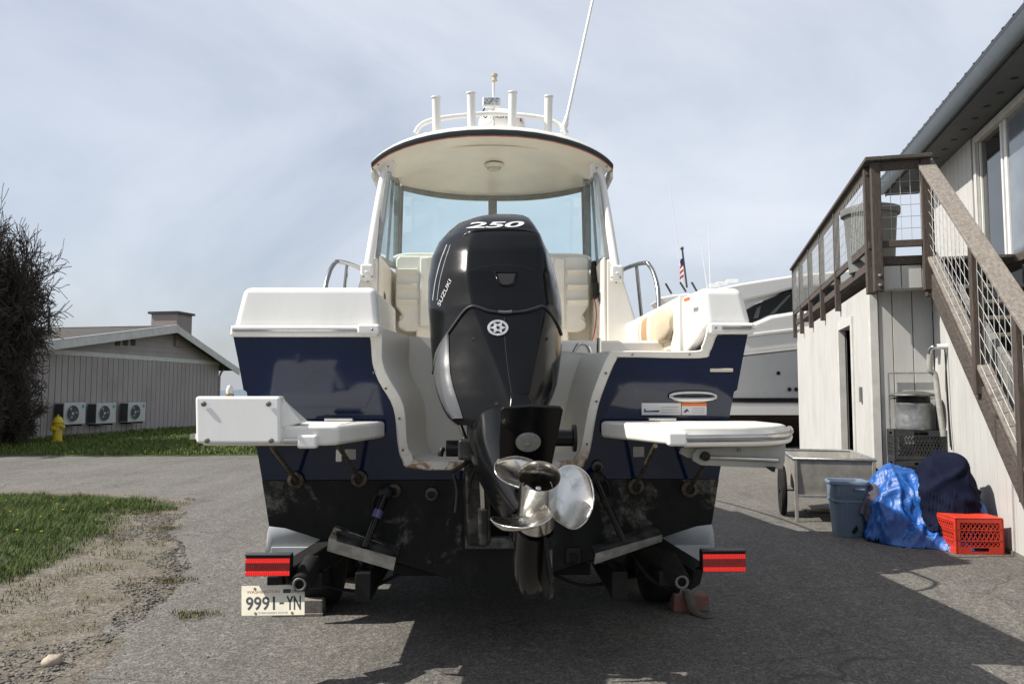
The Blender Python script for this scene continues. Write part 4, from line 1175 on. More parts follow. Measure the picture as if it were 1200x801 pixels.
sticker(798.8, 472, 828, 475.5, .0045, 'warning_band', otext, s2)
MB().prism([T(p, q_, .0045) for p, q_ in ((801, 483), (803, 480.5), (805, 478.6), (806.5, 480), (808, 482.5), (805.5, 481.5), (803.5, 483.2))], nT * .0008).build('figure_print', btext, s2)
for k in range(3): sticker(811, 477.6 + k * 2.6, 826, 478.3 + k * 2.6, .0045, 'text_line', MATS['grey_print'], s2)
for x in (404, 742): sticker(x, 523 + (3 if x < 500 else 0), x + 13, 535 + (3 if x < 500 else 0), .004, 'zinc_plate', M('zinc', (.42, .43, .42), .55, .2, var=.15, vs=30), boat)
fit = MATS['rust']; brs = M('old_bronze', (.12, .10, .075), .6, .5, var=.4, vs=40, bump=.4, bs=60)
for px, py, r in ((347, 562, .042), (421, 560, .042), (506, 578, .034), (745, 569, .042), (808, 572, .044), (700, 546, .03), (462, 574, .035)):
    p = T(px, py, .006)
    h = MB().lathe([(r * .55, .02), (r, .014), (r, 0)], p, -nT, 18, caps=False).build('through_hull', brs, boat, smooth=50)
    MB().lathe([(r * .54, 0), (r * .54, .012)], p, -nT, 14).build('bore', blackp, h)
# swim step struts
strm = M('strut_bronze', (.17, .14, .10), .45, .6, var=.3, vs=25)
for a, b_ in (((318, 523), (347, 561)), ((396, 522), (421, 559)), ((768, 522), (745, 568)), ((836, 528), (809, 571))):
    q = B(*a, -.42); e = T(*b_, .02)
    MB().tube([q, e], .011, 8).build('step_strut', strm, boat)
for px, py in ((398, 533),):
    MB().box(B(px, py, -.3), (.03, .04, .06)).build('strut_clevis', chrome, boat, bevel=.006)
# --- trim tabs
tabm = M('tab_steel', (.17, .17, .165), .5, .6, var=.45, vs=13, lo=.35, hi=.62, col2=(.035, .034, .03), bump=.2, bs=30)
for sg, up, lip, act in ((-1, [(393, 614), (469, 640), (464, 653), (385, 631)], [(385, 631), (464, 653), (461, 668), (383, 645)], ((452, 577), (428, 640))),
                (1, [(768, 613), (693, 638), (698, 648), (776, 626)], [(776, 626), (698, 648), (696, 661), (776, 634)], ((699, 560), (730, 632)))):
    hinge = [T(*p, .01) for p in up[:2]]
    pts = [T(*up[0], .01), T(*up[1], .01), B(*up[2], -.02), B(*up[3], -.02)]
    tb = MB().prism(pts, (0, .004, -.006)).build('trim_tab', tabm, boat)
    l = [B(*lip[0], -.021), B(*lip[1], -.021), B(*lip[2], .02), B(*lip[3], .02)]
    MB().prism(l, (0, .006, 0)).build('tab_lip', M('tab_bare', (.46, .455, .44), .45, .5, var=.2, vs=12, lo=.4, hi=.7, col2=(.20, .195, .19)), tb)
    a, b_ = T(*act[0], .05), B(*act[1], -.0)
    b_ = b_ + Vector((0, -.02, 0))
    ac = MB().tube([a, a.lerp(b_, .35), a.lerp(b_, .36), b_], [.024, .024, .020, .017], 12).build('tab_actuator', black, boat)
    MB().tube([a.lerp(b_, .33), a.lerp(b_, .47)], .0265, 12).build('actuator_band', M('violet_band', (.10, .095, .20), .3, .4) if sg < 0 else blackp, ac)
    MB().ball(a, (.042, .03, .036), 12, 8).build('actuator_mount', blackp, ac)
    MB().tube([a + Vector((0, .01, .02)), T(act[0][0] + 12 * sg, act[0][1] + 4, .03), T(act[0][0] + 16 * sg, act[0][1] + 22, .012)], .008, 6, smooth=4).build('hose', blackp, ac)
q = T(672, 650, .006); MB().box(q, (.085, .03, .085)).build('sensor_block', blackp, boat, bevel=.01)
MB().box(q + Vector((0, -.018, -.01)), (.04, .012, .045)).build('sensor_face', rubber, boat, bevel=.01)
# --- swim platforms
def slab(poly_top, th, name, bev=.02):
    """platform from its top outline in boat coordinates"""
    return MB().prism([Vector(p) for p in poly_top], (0, 0, -th)).build(name, white, boat, bevel=bev, seg=4)
zt = 1.265; YF = -.56
XL0, XL1 = -1.33, -.665
pl_ = [(-1.24, .06), (-1.262, YF + .1), (-1.255, YF + .02), (-1.22, YF), (XL1 - .05, YF), (XL1, YF + .03), (-.545, .06)]
sl_ = slab([(x, y, zt) for x, y in pl_], .085, 'swim_platform')
pr_ = [(.555, .06), (.775, YF + .03), (.82, YF), (1.10, YF), (1.24, YF + .03), (1.33, YF + .11), (1.36, YF + .24), (1.36, .02), (1.27, .06)]
sr_ = slab([(x, y, zt) for x, y in pr_], .085, 'swim_platform')
# tread lines and handle recess
for o_, x0, x1 in ((sl_, -1.2, -.65), (sr_, .8, 1.2)):
    MB().bb((x0 + .03, YF + .12, zt - .001), (x1 - .03, -.12, zt + .003)).build('tread_pad', M('nonskid', (.76, .73, .66), .9, var=.06, bump=.6, bs=260, bd=.002), o_, bevel=.002)
for px, o_ in ((408, sl_), (766, sr_)):
    q = BO.z(px, 492, zt); MB().bb((q.x - .07, -.06, zt + .004), (q.x + .07, -.02, zt + .018)).build('hinge', chrome, o_, bevel=.004)
# stainless bumper bar on both fronts
lb = MB().tube([B(331, 516.5, YF - .015), B(356, 516.5, YF - .015)], .012, 10).build('bumper_bar', chrome, sl_)
MB().box(B(361, 517, YF - .005), (.085, .05, .058)).build('bar_end', white2, sl_, bevel=.012, seg=3)
MB().tube([B(229, 514, YF + .12), B(229, 508, YF + .12)], .022, 10).build('bar_end', chrome, sl_)
bp = [B(802, 513, YF - .015), B(880, 512, YF - .015), B(905, 511, YF + .01), B(922, 509, YF + .09), B(926, 505, YF + .2), B(925, 502, YF + .32)]
MB().tube(bp, .0145, 10, smooth=5).build('bumper_bar', chrome, sr_, smooth=80)
MB().tube([p + Vector((0, .004, -.028)) for p in bp], .012, 8, smooth=5).build('bumper_moulding', cream, sr_, smooth=80)
MB().box(B(793, 514, YF - .005), (.085, .05, .062)).build('bar_end', white2, sr_, bevel=.012, seg=3)
# box on the left platform: upright front board with sloping side
f0, f1 = B(229, 520, YF - .045), B(329, 520, YF - .045); g1, g0 = B(328, 464, YF - .03), B(228, 464, YF - .03)
dv = Vector((0, .15, 0))
bx = MB().hexa([f0, f1, f1 + Vector((.0, .30, .05)), f0 + Vector((0, .30, .05)), g0, g1, g1 + dv * .5, g0 + dv * .5]).build('platform_box', white2, boat, bevel=.014, seg=3)
MB().hexa([f1 + Vector((-.01, .03, .06)), f1 + Vector((.060, .10, .085)), f1 + Vector((.068, .22, .085)), f1 + Vector((-.02, .22, .085)), g1 + Vector((-.012, .05, -.005)), g1 + Vector((.0, .06, -.01)), g1 + Vector((.0, .12, -.03)), g1 + Vector((-.02, .12, -.01))]).build('box_gusset', white, bx, bevel=.012, seg=3)
for px, py in ((239, 473), (315, 473), (243, 516), (318, 516)):
    MB().lathe([(.011, 0), (.011, .006), (.006, .009)], B(px, py, YF - .042 if py > 490 else YF - .036), (0, -1, 0), 12).build('bolt', screwm, bx)
q = g0.lerp(g1, .37) + Vector((0, .04, 0))
sl2 = MB().lathe([(.019, 0), (.019, .008), (.014, .012)], q, n=14).build('stern_light', M('brass', (.40, .26, .14), .35, .8), bx)
MB().lathe([(.014, .012), (.015, .026), (.010, .042), (.003, .048)], q, n=14).build('light_globe', M('globe', (.72, .70, .66), .2), sl2)
# folded ladder under the right platform
ladm = M('ladder_poly', (.36, .35, .31), .55, var=.12, vs=8)
lp = [(818, 525), (921, 520), (920, 540), (917, 550), (905, 548), (822, 545), (813, 540), (812, 532)]
ld = MB().prism([B(x, y, YF + .06) for x, y in lp], (0, .03, 0)).build('ladder_plate', ladm, boat, bevel=.004)
lp = [(800, 524), (835, 524), (835, 538), (806, 536), (797, 531)]
MB().prism([B(x, y, YF + .10) for x, y in lp], (0, .03, 0)).build('ladder_plate', ladm, boat, bevel=.004)
MB().bar(B(820, 535, YF + .058), B(913, 539, YF + .058), .018, .006, (0, 1, 0)).build('ladder_slot', M('slot_dark', (.04, .03, .025), .6), ld)
MB().tube([B(822, 535.2, YF + .052), B(898, 538.2, YF + .052)], .008, 8).tube([B(898, 538.2, YF + .052), B(912, 539, YF + .052)], .009, 8).build('ladder_rod', chrome, ld, weld=False)
MB().lathe([(.020, 0), (.020, .018), (.012, .022)], B(826, 534, YF + .056), (0, -1, 0), 14).build('ladder_knob', blackp, ld)
MB().lathe([(.008, 0), (.008, .008)], B(866, 527, YF + .06), (0, -1, 0), 10).build('bolt', screwm, ld)
MB().prism([B(899, 547, YF + .04), B(909, 547, YF + .04), B(908, 553, YF + .04)], (0, .04, 0)).build('ladder_foot', blackp, ld)
# ================================================================== outboard motor, tilted up, part of the boat
# levels: py, left px, right px, aft-most y, depth
LV = [(255.5, 560, 604, .33, .34), (258, 547, 613, .27, .46), (262, 534.5, 618, .21, .56), (270, 524.5, 624.5, .135, .64), (282, 513.5, 635, .06, .70), (300, 505, 645, -.01, .76), (325, 501.5, 652.5, -.075, .78), (350, 501, 657, -.12, .78),
      (362, 501.5, 658.3, -.146, .76), (372, 502.3, 659, -.165, .74), (390, 503.5, 659.5, -.21, .70), (410, 505, 658.5, -.255, .64), (430, 506.5, 656, -.30, .58), (450, 509.5, 653, -.345, .54), (465, 513.5, 648, -.38, .52), (480, 519, 641, -.41, .50), (490, 525, 633, -.42, .46), (498, 534, 622, -.42, .40)]
def ring_at(py, l, r, ya, dep, n=72):
    pz = BO.y((l + r) / 2, py, ya + dep * .3).z
    xl = BO.y(l, py, ya + dep * .42).x; xr = BO.y(r, py, ya + dep * .42).x
    xc = (xl + xr) / 2; w = (xr - xl) / 2
    # flat of the back: wide above the seam, a narrowing V below it
    k = (py - 255) / 105
    if py <= 362: cw = w * (.66 - .10 * min(max(k, 0), 1))
    else: cw = w * (.58 - .40 * min((py - 362) / 118, 1) ** .9)
    cx = BO.y(591 if py < 330 else (591 + 4 * (py - 330) / 32 if py < 362 else 595 + 13 * min((py - 362) / 118, 1)), py, ya).x
    s = min(1, (py - 250) / 40)
    pts = [(cx, 0), (cx + cw * .72, .010), (cx + cw, .034), (cx + cw + (xr - cx - cw) * .45, .135), (cx + cw + (xr - cx - cw) * .86, .29), (xr, .46), (xr - w * .03, .70), (xr - w * .28, .93), (xc, 1.0),
           (xl + w * .28, .93), (xl + w * .03, .70), (xl, .46), (cx - cw - (cx - cw - xl) * .86, .29), (cx - cw - (cx - cw - xl) * .45, .135), (cx - cw, .034), (cx - cw * .72, .010)]
    P = [Vector((x, ya + dep * d, pz)) for x, d in pts]
    return catmull(P, 4, True)
def interp_levels(lv, step):
    a = np.array(lv); out = []
    py = a[0, 0]
    P = [Vector((r[1], r[2], r[3])) for r in lv]
    ts = list(a[:, 0])
    cand = []
    for i in range(len(lv) - 1):
        n = max(1, int((lv[i + 1][0] - lv[i][0]) / step))
        for j in range(n): cand.append(lv[i][0] + (lv[i + 1][0] - lv[i][0]) * j / n)
    cand.append(lv[-1][0])
    return [tuple([p] + [float(np.interp(p, a[:, 0], a[:, k])) for k in range(1, 5)]) for p in cand]
lvl = interp_levels(LV, 4)
up_ = [r for r in lvl if r[0] <= 362.01]; lo2 = [r for r in lvl if r[0] >= 361.99]
# main body of the motor: the lower cover; everything else hangs off it
lowr = [ring_at(*r) for r in lo2]
motor = MB().loft(lowr).build('outboard_motor', black, boat, smooth=60)
cowl_r = [ring_at(*r) for r in up_]
cowl = MB().loft(cowl_r).build('cowling', black, motor, smooth=60)
def bvh_of(*obs):
    vs, fs = [], []
    for o in obs:
        b = len(vs); vs += [v.co.copy() for v in o.data.vertices]; fs += [tuple(b + i for i in p.vertices) for p in o.data.polygons]
    return BVHTree.FromPolygons(vs, fs)
mb = bvh_of(motor, cowl)
def drape(px, py, off=.003):
    h = mb.ray_cast(BO.c, BO.d(px, py).normalized())
    if h[0] is None: return None
    n = h[1]; n = -n if n.dot(BO.d(px, py)) > 0 else n
    return h[0] + n * off
def drape_path(pts, k=5, off=.003): return [q for q in (drape(p.x, p.y, off) for p in catmull([(a, b, 0) for a, b in pts], k)) if q is not None]
# rubber seam following the curve of the photo
seam = drape_path([(508, 437), (513, 418), (522, 397), (533, 380), (545, 364), (554, 359), (563, 361), (575, 365), (592, 366.5), (612, 365.5), (626, 362), (636, 359.5), (645, 367), (653, 380), (657.5, 392)], 5, .001)
MB().tube(seam, .0095, 6).build('cover_seam', M('seam_black', (.004, .004, .004), .55), motor, smooth=80)
lt = MB().tube(drape_path([(584, 366), (592, 366.8), (600, 366)], 3, .006), .009, 6).build('cowl_latch', M('latch_grey', (.10, .10, .10), .35), motor, smooth=80)
# upper crease line
MB().tube(drape_path([(522, 335), (535, 325), (548, 318), (570, 312), (592, 310.5), (615, 313), (632, 320)], 5, -.0005), .0022, 5).build('crease_line', M('crease', (.018, .018, .019), .6, spec=.2), cowl, smooth=80)
MB().tube(drape_path([(591, 372), (592, 400), (595, 430), (600, 462)], 6, -.0006), .0020, 5).build('crease_line', MATS['crease'], motor, smooth=80)
# brow ledge under the number panel
MB().tube(drape_path([(541, 279), (548, 273), (565, 270), (590, 269), (615, 270), (630, 274), (638, 282)], 5, -.003), [.001, .008, .012, .012, .012, .008, .001], 8).build('brow_lip', black, cowl, smooth=80)
def drape_geo(a, f, bl, br, tr, tl, off, name, mat, parent):
    v = []
    for q in on_quad(a, bl, br, tr, tl):
        d = drape(q[0], q[1], off)
        v.append(d if d is not None else Vector((0, 0, 1.5)))
    return MB().add(v, f).build(name, mat, parent, smooth=0, weld=False)
a, f = text_geo('250', .022, .12, .95, subdiv=2)
drape_geo(a, f, (546, 268, 0), (612, 266.5, 0), (615.5, 259.8, 0), (549.5, 261, 0), .0035, 'number_print', wtext, cowl)
a, f = text_geo('SUZUKI', -.005, .25, 1.0, subdiv=1)
drape_geo(a, f, (516, 359, 0), (530, 328, 0), (526.2, 326.5, 0), (512.2, 357.5, 0), .0025, 'name_print', wtext, cowl)
for dx in (0, 5):
    p = drape_path([(524 + dx * .8, 287), (517 + dx, 305), (511 + dx, 328), (507.5 + dx, 352)], 5, .0015)
    MB().tube(p, .0016 if dx else .003, 5).build('pin_stripe', wtext, cowl, smooth=80)
# intake recess: a raised lip, the shade inside painted as a black patch
pr = [(580, 319), (606, 319), (603, 332), (597, 335), (589, 335), (584, 332)]
rc = MB().tube([drape(*p, .001) for p in pr], .004, 6, closed=True).build('recess_lip', black, cowl, smooth=60)
MB().prism([drape(*p, .0015) for p in [(583, 320.5), (604, 320.5), (601, 331), (596, 333.5), (590, 333.5), (586, 331)]], (0, .002, 0)).build('recess_shade', M('deep_black', (.003, .003, .003), .7), rc)
# round silver emblem with a star
ring_o = [(583.5 + 12.2 * math.cos(k * math.pi / 18), 384.5 + 9.2 * math.sin(k * math.pi / 18)) for k in range(36)]
em = MB().prism([drape(*p, .004) for p in ring_o], (0, .004, 0)).build('emblem', blackp, motor)
emv = []; 
o1 = [drape(583.5 + 12.2 * math.cos(k * math.pi / 18), 384.5 + 9.2 * math.sin(k * math.pi / 18), .006) for k in range(36)]
o2 = [drape(583.5 + 9.2 * math.cos(k * math.pi / 18), 384.5 + 6.8 * math.sin(k * math.pi / 18), .006) for k in range(36)]
sil = M('emblem_silver', (.72, .72, .70), .25, .6, var=.2, vs=60)
MB().add(o1 + o2, [(k, (k + 1) % 36, 36 + (k + 1) % 36, 36 + k) for k in range(36)]).build('emblem_ring', sil, em, smooth=0)
stp = []
for k in range(12):
    r = 1.0 if k % 2 == 0 else .5
    a_ = k * math.pi / 6
    stp.append(drape(583.5 + 10.2 * r * math.cos(a_), 384.5 + 7.4 * r * math.sin(a_), .0065))
MB().add(stp + [drape(583.5, 384.5, .0075)], [(k, (k + 1) % 12, 12) for k in range(12)]).build('emblem_star', sil, em, smooth=0)
MB().lathe([(.008, 0), (.008, .003)], drape(583.5, 384.5, .0075), (0, -1, .6), 12).build('emblem_dot', blackp, em)
for px, py in ((555, 397), (640, 397), (582, 473)):
    MB().lathe([(.009, -.003), (.009, .003), (.006, .0032)], drape(px, py, .0), (0, -1, .5), 12).build('cover_bolt', MATS['deep_black'], motor)
# sky sheen on the black left cover, painted as a grey leaf
lb_ = [(389, 525.5), (396, 520), (404, 515), (414, 510.5), (425, 508.5), (438, 509), (452, 511.8), (465, 516), (480, 522.5), (490, 530)]
rb_ = [(389, 526.3), (396, 526.3), (404, 526.4), (414, 526.5), (425, 526.9), (438, 528), (452, 531), (465, 535), (480, 540), (490, 543)]
rings = []
for y in np.linspace(389, 490, 26):
    l_, r_ = np.interp(y, *zip(*lb_)), np.interp(y, *zip(*rb_)); row = []
    for t in np.linspace(0, 1, 7):
        d = drape(l_ + (r_ - l_) * t, y, .004 + .006 * math.sin(math.pi * t) ** .5)
        row.append(d)
    row = [q if q is not None else next((w for w in row if w is not None), None) for q in row]
    if row[0] is not None: rings.append(row)
MB().loft(rings, closed=False).build('side_sheen', sheen_grey, motor, smooth=60)
# driveshaft housing
def oval(c, rx, ry, n=24, tilt=0): return [Vector((c[0] + rx * math.cos(2 * math.pi * k / n), c[1] + ry * math.sin(2 * math.pi * k / n) , c[2] + ry * math.sin(2 * math.pi * k / n) * tilt)) for k in range(n)]
pts = [(586, 462, -.02, .15, .16), (586, 482, -.10, .165, .18), (586, 505, -.19, .160, .20), (587, 530, -.30, .150, .20), (592, 555, -.44, .128, .19), (602, 585, -.62, .10, .17), (615, 610, -.76, .075, .16)]
rings = []
for px, py, y, rx, ry in pts:
    q = BO.y(px, py, y); rings.append(oval(q, rx, ry, 28, -.5))
MB().loft(rings).build('midsection', black, motor, smooth=80)
q0 = BO.y(597, 465, -.44); q1 = BO.y(623, 477, -.46)
MB().prism([BO.y(597, 478, -.5), BO.y(598, 466, -.47), BO.y(602, 464, -.47), BO.y(618, 464, -.47), BO.y(623, 468, -.47), BO.y(625, 478, -.5)], (0, .10, .02)).build('trim_cover', black, motor, bevel=.006)
# ventilation plate, tilted so that its underside faces astern
EL = R(51)
AX = Vector((.02, -math.cos(EL), math.sin(EL))).normalized()     # prop axis, pointing astern and up
DN = Vector((0, -math.sin(EL), -math.cos(EL)))                   # what was down before the tilt
tq = BO.y(623, 478, -1.06)
pn = DN
P_ = lambda px, py, off=0: BO.pl(px, py, tq + pn * off, pn)
pp_ = [(587, 481), (590, 478.5), (622, 476), (657, 478), (660, 481), (653, 515), (646, 548), (634, 562), (606, 566), (586, 560), (585, 520)]
MB().prism([P_(*p) for p in pp_], -pn * .016).build('ventilation_plate', black, motor, bevel=.004)
an_c = P_(619, 517, .002)
ano = MB().lathe([(.048, 0), (.048, .006), (.044, .010), (.01, .0105)], an_c, pn, 28).build('anode_disc', M('anode', (.30, .30, .295), .6, .5, var=.2, vs=60, bump=.2, bs=120), motor, smooth=40)
MB().lathe([(.007, 0), (.007, .006), (.004, .008)], an_c + pn * .010, pn, 10).build('anode_screw', chrome, ano)
# gearcase bullet, skeg
HO = BO.y(632, 557, -1.20)                                         # centre of the hub's open end
gp = [(.070, -.26), (.074, -.34), (.076, -.42), (.072, -.50), (.060, -.575), (.042, -.63), (.020, -.66), (.004, -.668)]
gc = MB().lathe([(r, z) for r, z in gp], HO, AX, 28).build('gearcase', black, motor, smooth=80)
u0 = HO - AX * .44
MB().loft([oval(u0 + t * (Vector(BO.y(600, 592, -.68)) - u0), .05, .11, 20, -.6) for t in (0, .5, 1.0)]).build('lower_strut', black, motor, smooth=80)
sk = [Vector((.03, 0, 0)) + q for q in [HO - AX * .24 + DN * .06, HO - AX * .50 + DN * .06, HO - AX * .42 + DN * .20, HO - AX * .34 + DN * .25, HO - AX * .26 + DN * .25]]
sx = Vector((.012, 0, 0))
rings = []
MB().prism([p + Vector((.02 * i / 3, 0, 0)) - sx * .5 for i, p in zip((0, 0, 2, 3, 3), sk)], sx).build('skeg', black, motor, bevel=.003)
MB().bar(HO - AX * .27 + DN * .10 + Vector((.05, 0, 0)), HO - AX * .36 + DN * .19 + Vector((.05, 0, 0)), .012, .05).build('skeg_anode', tabm, motor, bevel=.003)
# propeller: hub barrel and three blades
pst = M('prop_steel', (.62, .60, .56), .20, 1, var=.25, vs=16, rvar=.10, lo=.5, hi=.75, bump=.06, bs=40)
E1 = Vector((1, 0, 0)) - AX * AX.x; E1.normalize(); E2 = AX.cross(E1); E2 = E2 if E2.z > 0 else -E2
hub = MB().lathe([(.0745, .0), (.0725, -.008), (.069, -.05), (.068, -.12), (.069, -.21), (.071, -.235), (.062, -.236), (.064, -.12), (.0655, -.05), (.070, -.008)], HO, AX, 40, caps=False)
hub.loft([hub.v[-40:], hub.v[:40]], True, False)
hb_ = hub.build('propeller_hub', pst, motor, smooth=60)
MB().lathe([(.064, -.17), (.062, -.169)], HO, AX, 24).build('hub_bore', M('bore_brown', (.11, .075, .045), .6, .1), motor)
MB().lathe([(.030, -.17), (.030, -.14), (.018, -.12), (.018, -.085), (.010, -.08), (.010, -.06), (.004, -.056)], HO, AX, 16).build('prop_nut', chrome, motor, smooth=40)
for k in range(3): 
    a = k * 2.094 + .3; d = E1 * math.cos(a) + E2 * math.sin(a)
    MB().bar(HO - AX * .12 + d * .02, HO - AX * .12 + d * .06, .012, .06, AX).build('hub_web', pst, motor)
def blade(phi):
    nr, na = 20, 26; vs_ = []; fs_ = []
    for i in range(nr + 1):
        t = i / nr; r = .064 + .140 * t
        hw = .78 * (1 - t ** 3.2) ** .5 * (.82 + .55 * t) * (.110 / max(r, .085)) ** .25
        for j in range(na + 1):
            s_ = j / na * 2 - 1
            th = phi + s_ * hw - .30 * t * t
            ax = -.125 + (th - phi) * .072 * (1 + .1 * t) + .05 * t * t + .018 * t * (s_ ** 2)
            vs_.append(HO + AX * ax + (E1 * math.cos(th) + E2 * math.sin(th)) * r)
    for i in range(nr):
        for j in range(na):
            fs_.append((i * (na + 1) + j, i * (na + 1) + j + 1, (i + 1) * (na + 1) + j + 1, (i + 1) * (na + 1) + j))
    return MB().add(vs_, fs_).build('propeller_blade', pst, motor, smooth=180, solid=.005, weld=True, sub=1)
for ph in (8, 128, 248): blade(R(ph))
# swivel bracket, clamp, tilt rams, steering cylinder
brk = M('bracket_black', (.018, .018, .018), .5, .2, var=.3, vs=10, lo=.5, hi=.75, col2=(.13, .125, .115), bump=.3, bs=35)
for x in (556, 608):
    p = [B(x - 11, 520, -.03), B(x + 11, 520, -.03), B(x + 12, 560, -.03), B(x + 12, 632, .12), B(x - 12, 632, .12), B(x - 13, 560, -.03)]
    MB().prism(p, (0, .09, 0)).build('clamp_bracket', brk, motor, bevel=.01)
MB().prism([B(545, 545, -.10), B(575, 545, -.10), B(575, 640, .02), B(547, 640, .02)], (0, .06, 0)).build('swivel_bracket', brk, motor, bevel=.02)
MB().bb(B(545, 630, .06), B(620, 640, .12)).build('bracket_foot', M('foot_scuffed', (.16, .155, .14), .7, var=.4, vs=25, lo=.3, hi=.6, col2=(.04, .04, .04)), motor, bevel=.006)
MB().tube([B(566, 600, -.06), B(563, 540, -.10)], .012, 10).build('tilt_ram', chrome, motor)
MB().tube([B(566, 636, -.04), B(566, 596, -.07)], .024, 12).build('tilt_cylinder', brk, motor)
MB().tube([B(523, 525, -.12), B(551, 525, -.12)], .040, 18).build('steering_cylinder', black, motor, smooth=50)
MB().tube([B(519, 525, -.13), B(517, 529, -.14), B(516, 534, -.14)], .014, 8, smooth=3).build('steering_hose', blackp, motor, smooth=60)
MB().box(B(548, 526, -.15), (.09, .10, .10)).build('tiller_block', brk, motor, bevel=.015)
MB().tube([B(648, 513, -.12), B(672, 513, -.12)], .040, 18).build('steering_cylinder', black, motor, smooth=50)
MB().tube([B(671, 513, -.12), B(675, 513, -.12)], .066, 22).build('cylinder_flange', blackp, motor, smooth=50)
for pts in ([(530, 552), (541, 546), (547, 540)], [(532, 556), (536, 575), (534, 600)], [(560, 545), (552, 560), (548, 590)]):
    MB().tube([B(a, b_, -.13) for a, b_ in pts], .009, 6, smooth=5).build('hose', blackp, motor, smooth=80)
MB().tube([B(537, 470, -.20), B(536, 485, -.18), B(540, 500, -.15), B(548, 520, -.12)], .012, 8, smooth=5).build('steel_link', chrome, motor, smooth=80)
# ================================================================== trailer
trl = thing('boat_trailer', 'black boat trailer with red tail lights and number plate carrying the cabin boat', 'trailer', BO.o, BO.a)
tb_ = M('trailer_black', (.010, .010, .0105), .5, 0, spec=.25, var=.25, vs=9, bump=.15, bs=40)
fend = M('fender_grey', (.42, .44, .46), .4, .1, var=.1, vs=5)
for sg in (-1, 1):
    MB().bb((sg * .62, .12, .345), (sg * .70, 7.6, .49)).build('frame_rail', tb_, trl, bevel=.006)
    MB().bb((sg * .50, .25, .5), (sg * .60, 3.6, .54)).build('bunk', M('bunk_carpet', (.03, .03, .03), .95, bump=.5, bs=200), trl, bevel=.008)
    w = lambda px, py, y: (lambda v: Vector((sg * abs(v.x), v.y, v.z)))(B(px, py, y))
    # arm out to the light, and the light itself
    a, b_ = Vector((sg * .72, .32, .66)), Vector((sg * 1.035, -.0, .485))
    MB().bar(a, b_, .09, .13, (0, -.3, 1)).build('light_arm', tb_, trl, bevel=.012)
    MB().bar(Vector((sg * .66, .34, .50)), a, .08, .10).build('arm_bracket', tb_, trl, bevel=.01)
    p0, p1 = B(287, 654, -.08), B(340, 674, -.08)
    if sg > 0: p0, p1 = B(823, 649, -.08), B(875, 669, -.08)
    xa, xb = min(p0.x, p1.x), max(p0.x, p1.x)
    tl = MB().bb((xa, -.075, p1.z - .004), (xb, -.02, p0.z + .012)).build('tail_light', tb_, trl, bevel=.004)
    MB().bb((xa - .002, -.085, p0.z + .0125), (xb + .002, -.03, p0.z + .020)).build('light_hood', M('hood_grey', (.05, .052, .056), .5), tl, bevel=.003)
    h = p0.z - p1.z
    rm = MATS.get('lit_red')
    if rm is None:
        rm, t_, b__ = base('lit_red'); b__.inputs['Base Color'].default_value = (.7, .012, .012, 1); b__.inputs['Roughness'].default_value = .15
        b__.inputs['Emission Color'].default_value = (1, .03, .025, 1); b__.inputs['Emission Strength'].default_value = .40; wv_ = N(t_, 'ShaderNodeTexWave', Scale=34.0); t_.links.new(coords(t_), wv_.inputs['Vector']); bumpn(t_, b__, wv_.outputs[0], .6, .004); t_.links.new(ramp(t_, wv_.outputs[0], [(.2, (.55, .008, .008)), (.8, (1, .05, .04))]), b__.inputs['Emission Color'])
    MB().bb((xa + .004, -.083, p0.z - h * .27), (xb - .004, -.076, p0.z)).build('lit_strip', rm, tl, bevel=.002)
    MB().bb((xa + .004, -.083, p1.z), (xb - .004, -.076, p1.z + h * .25)).build('lit_strip', rm, tl, bevel=.002)
    MB().bb((xa + .004, -.079, p1.z + h * .25), (xb - .004, -.0755, p0.z - h * .27)).build('dark_reflector', reddark, tl)
    # roller guide next to the light
    r0 = Vector((sg * .905, .06, .55)); r1 = Vector((sg * .93, -.08, .485))
    MB().tube([r0, r1], [.055, .046], 14).build('guide_roller', rubber, trl, smooth=50)
    for k in range(6):
        a_ = k * math.pi / 3; MB().tube([r0 + Vector((.052 * math.cos(a_), 0, .052 * math.sin(a_) * .8)), r1 + Vector((.043 * math.cos(a_), 0, .043 * math.sin(a_) * .8))], .008, 6).build('roller_rib', rubber, trl)
    MB().tube([r1 + Vector((.028 * math.cos(k * math.pi / 8), -.012, .028 * math.sin(k * math.pi / 8))) for k in range(16)], .007, 6, closed=True).build('roller_ring', M('ring_dark', (.16, .16, .155), .6, .3), trl, smooth=80)
    MB().bb((sg * .84, .0, .44), (sg * .92, .06, .52)).build('roller_bracket', tb_, trl, bevel=.01)
    # tandem wheels under a long fender
    for yw in (1.42, 2.22):
        wh = MB().lathe([(.20, -.10), (.30, -.105), (.325, -.085), (.33, -.05), (.33, .05), (.325, .085), (.30, .105), (.20, .10)], (sg * 1.13, yw, .33), (1, 0, 0), 32).build('tyre', rubber, trl, smooth=50)
        MB().lathe([(.02, .06), (.10, .06), (.17, .09), (.20, .085), (.20, -.085), (.02, -.06)], (sg * 1.13, yw, .33), (sg, 0, 0), 24).build('rim', galv, wh, smooth=40)
    prof = [(.92, .46), (.95, .60), (1.05, .72), (1.22, .765), (2.42, .765), (2.58, .72), (2.69, .60), (2.72, .46)]
    m = MB(); rings = []
    for y, z in prof: rings.append([Vector((sg * 1.02, y, z)), Vector((sg * 1.33, y, z + .0)), Vector((sg * 1.375, y, z - .02)), Vector((sg * 1.385, y, z - .07))])
    m.loft(rings, closed=False).build('fender', fend, trl, smooth=40, solid=.012)
    MB().bb((sg * 1.02, .90, .35), (sg * 1.35, .93, .47)).build('mud_step', fend, trl, bevel=.004)
for y in (1.0, 2.9, 4.2, 6.2): MB().bb((-.62, y, .27), (.62, y + .08, .345)).build('cross_member', tb_, trl, bevel=.006)
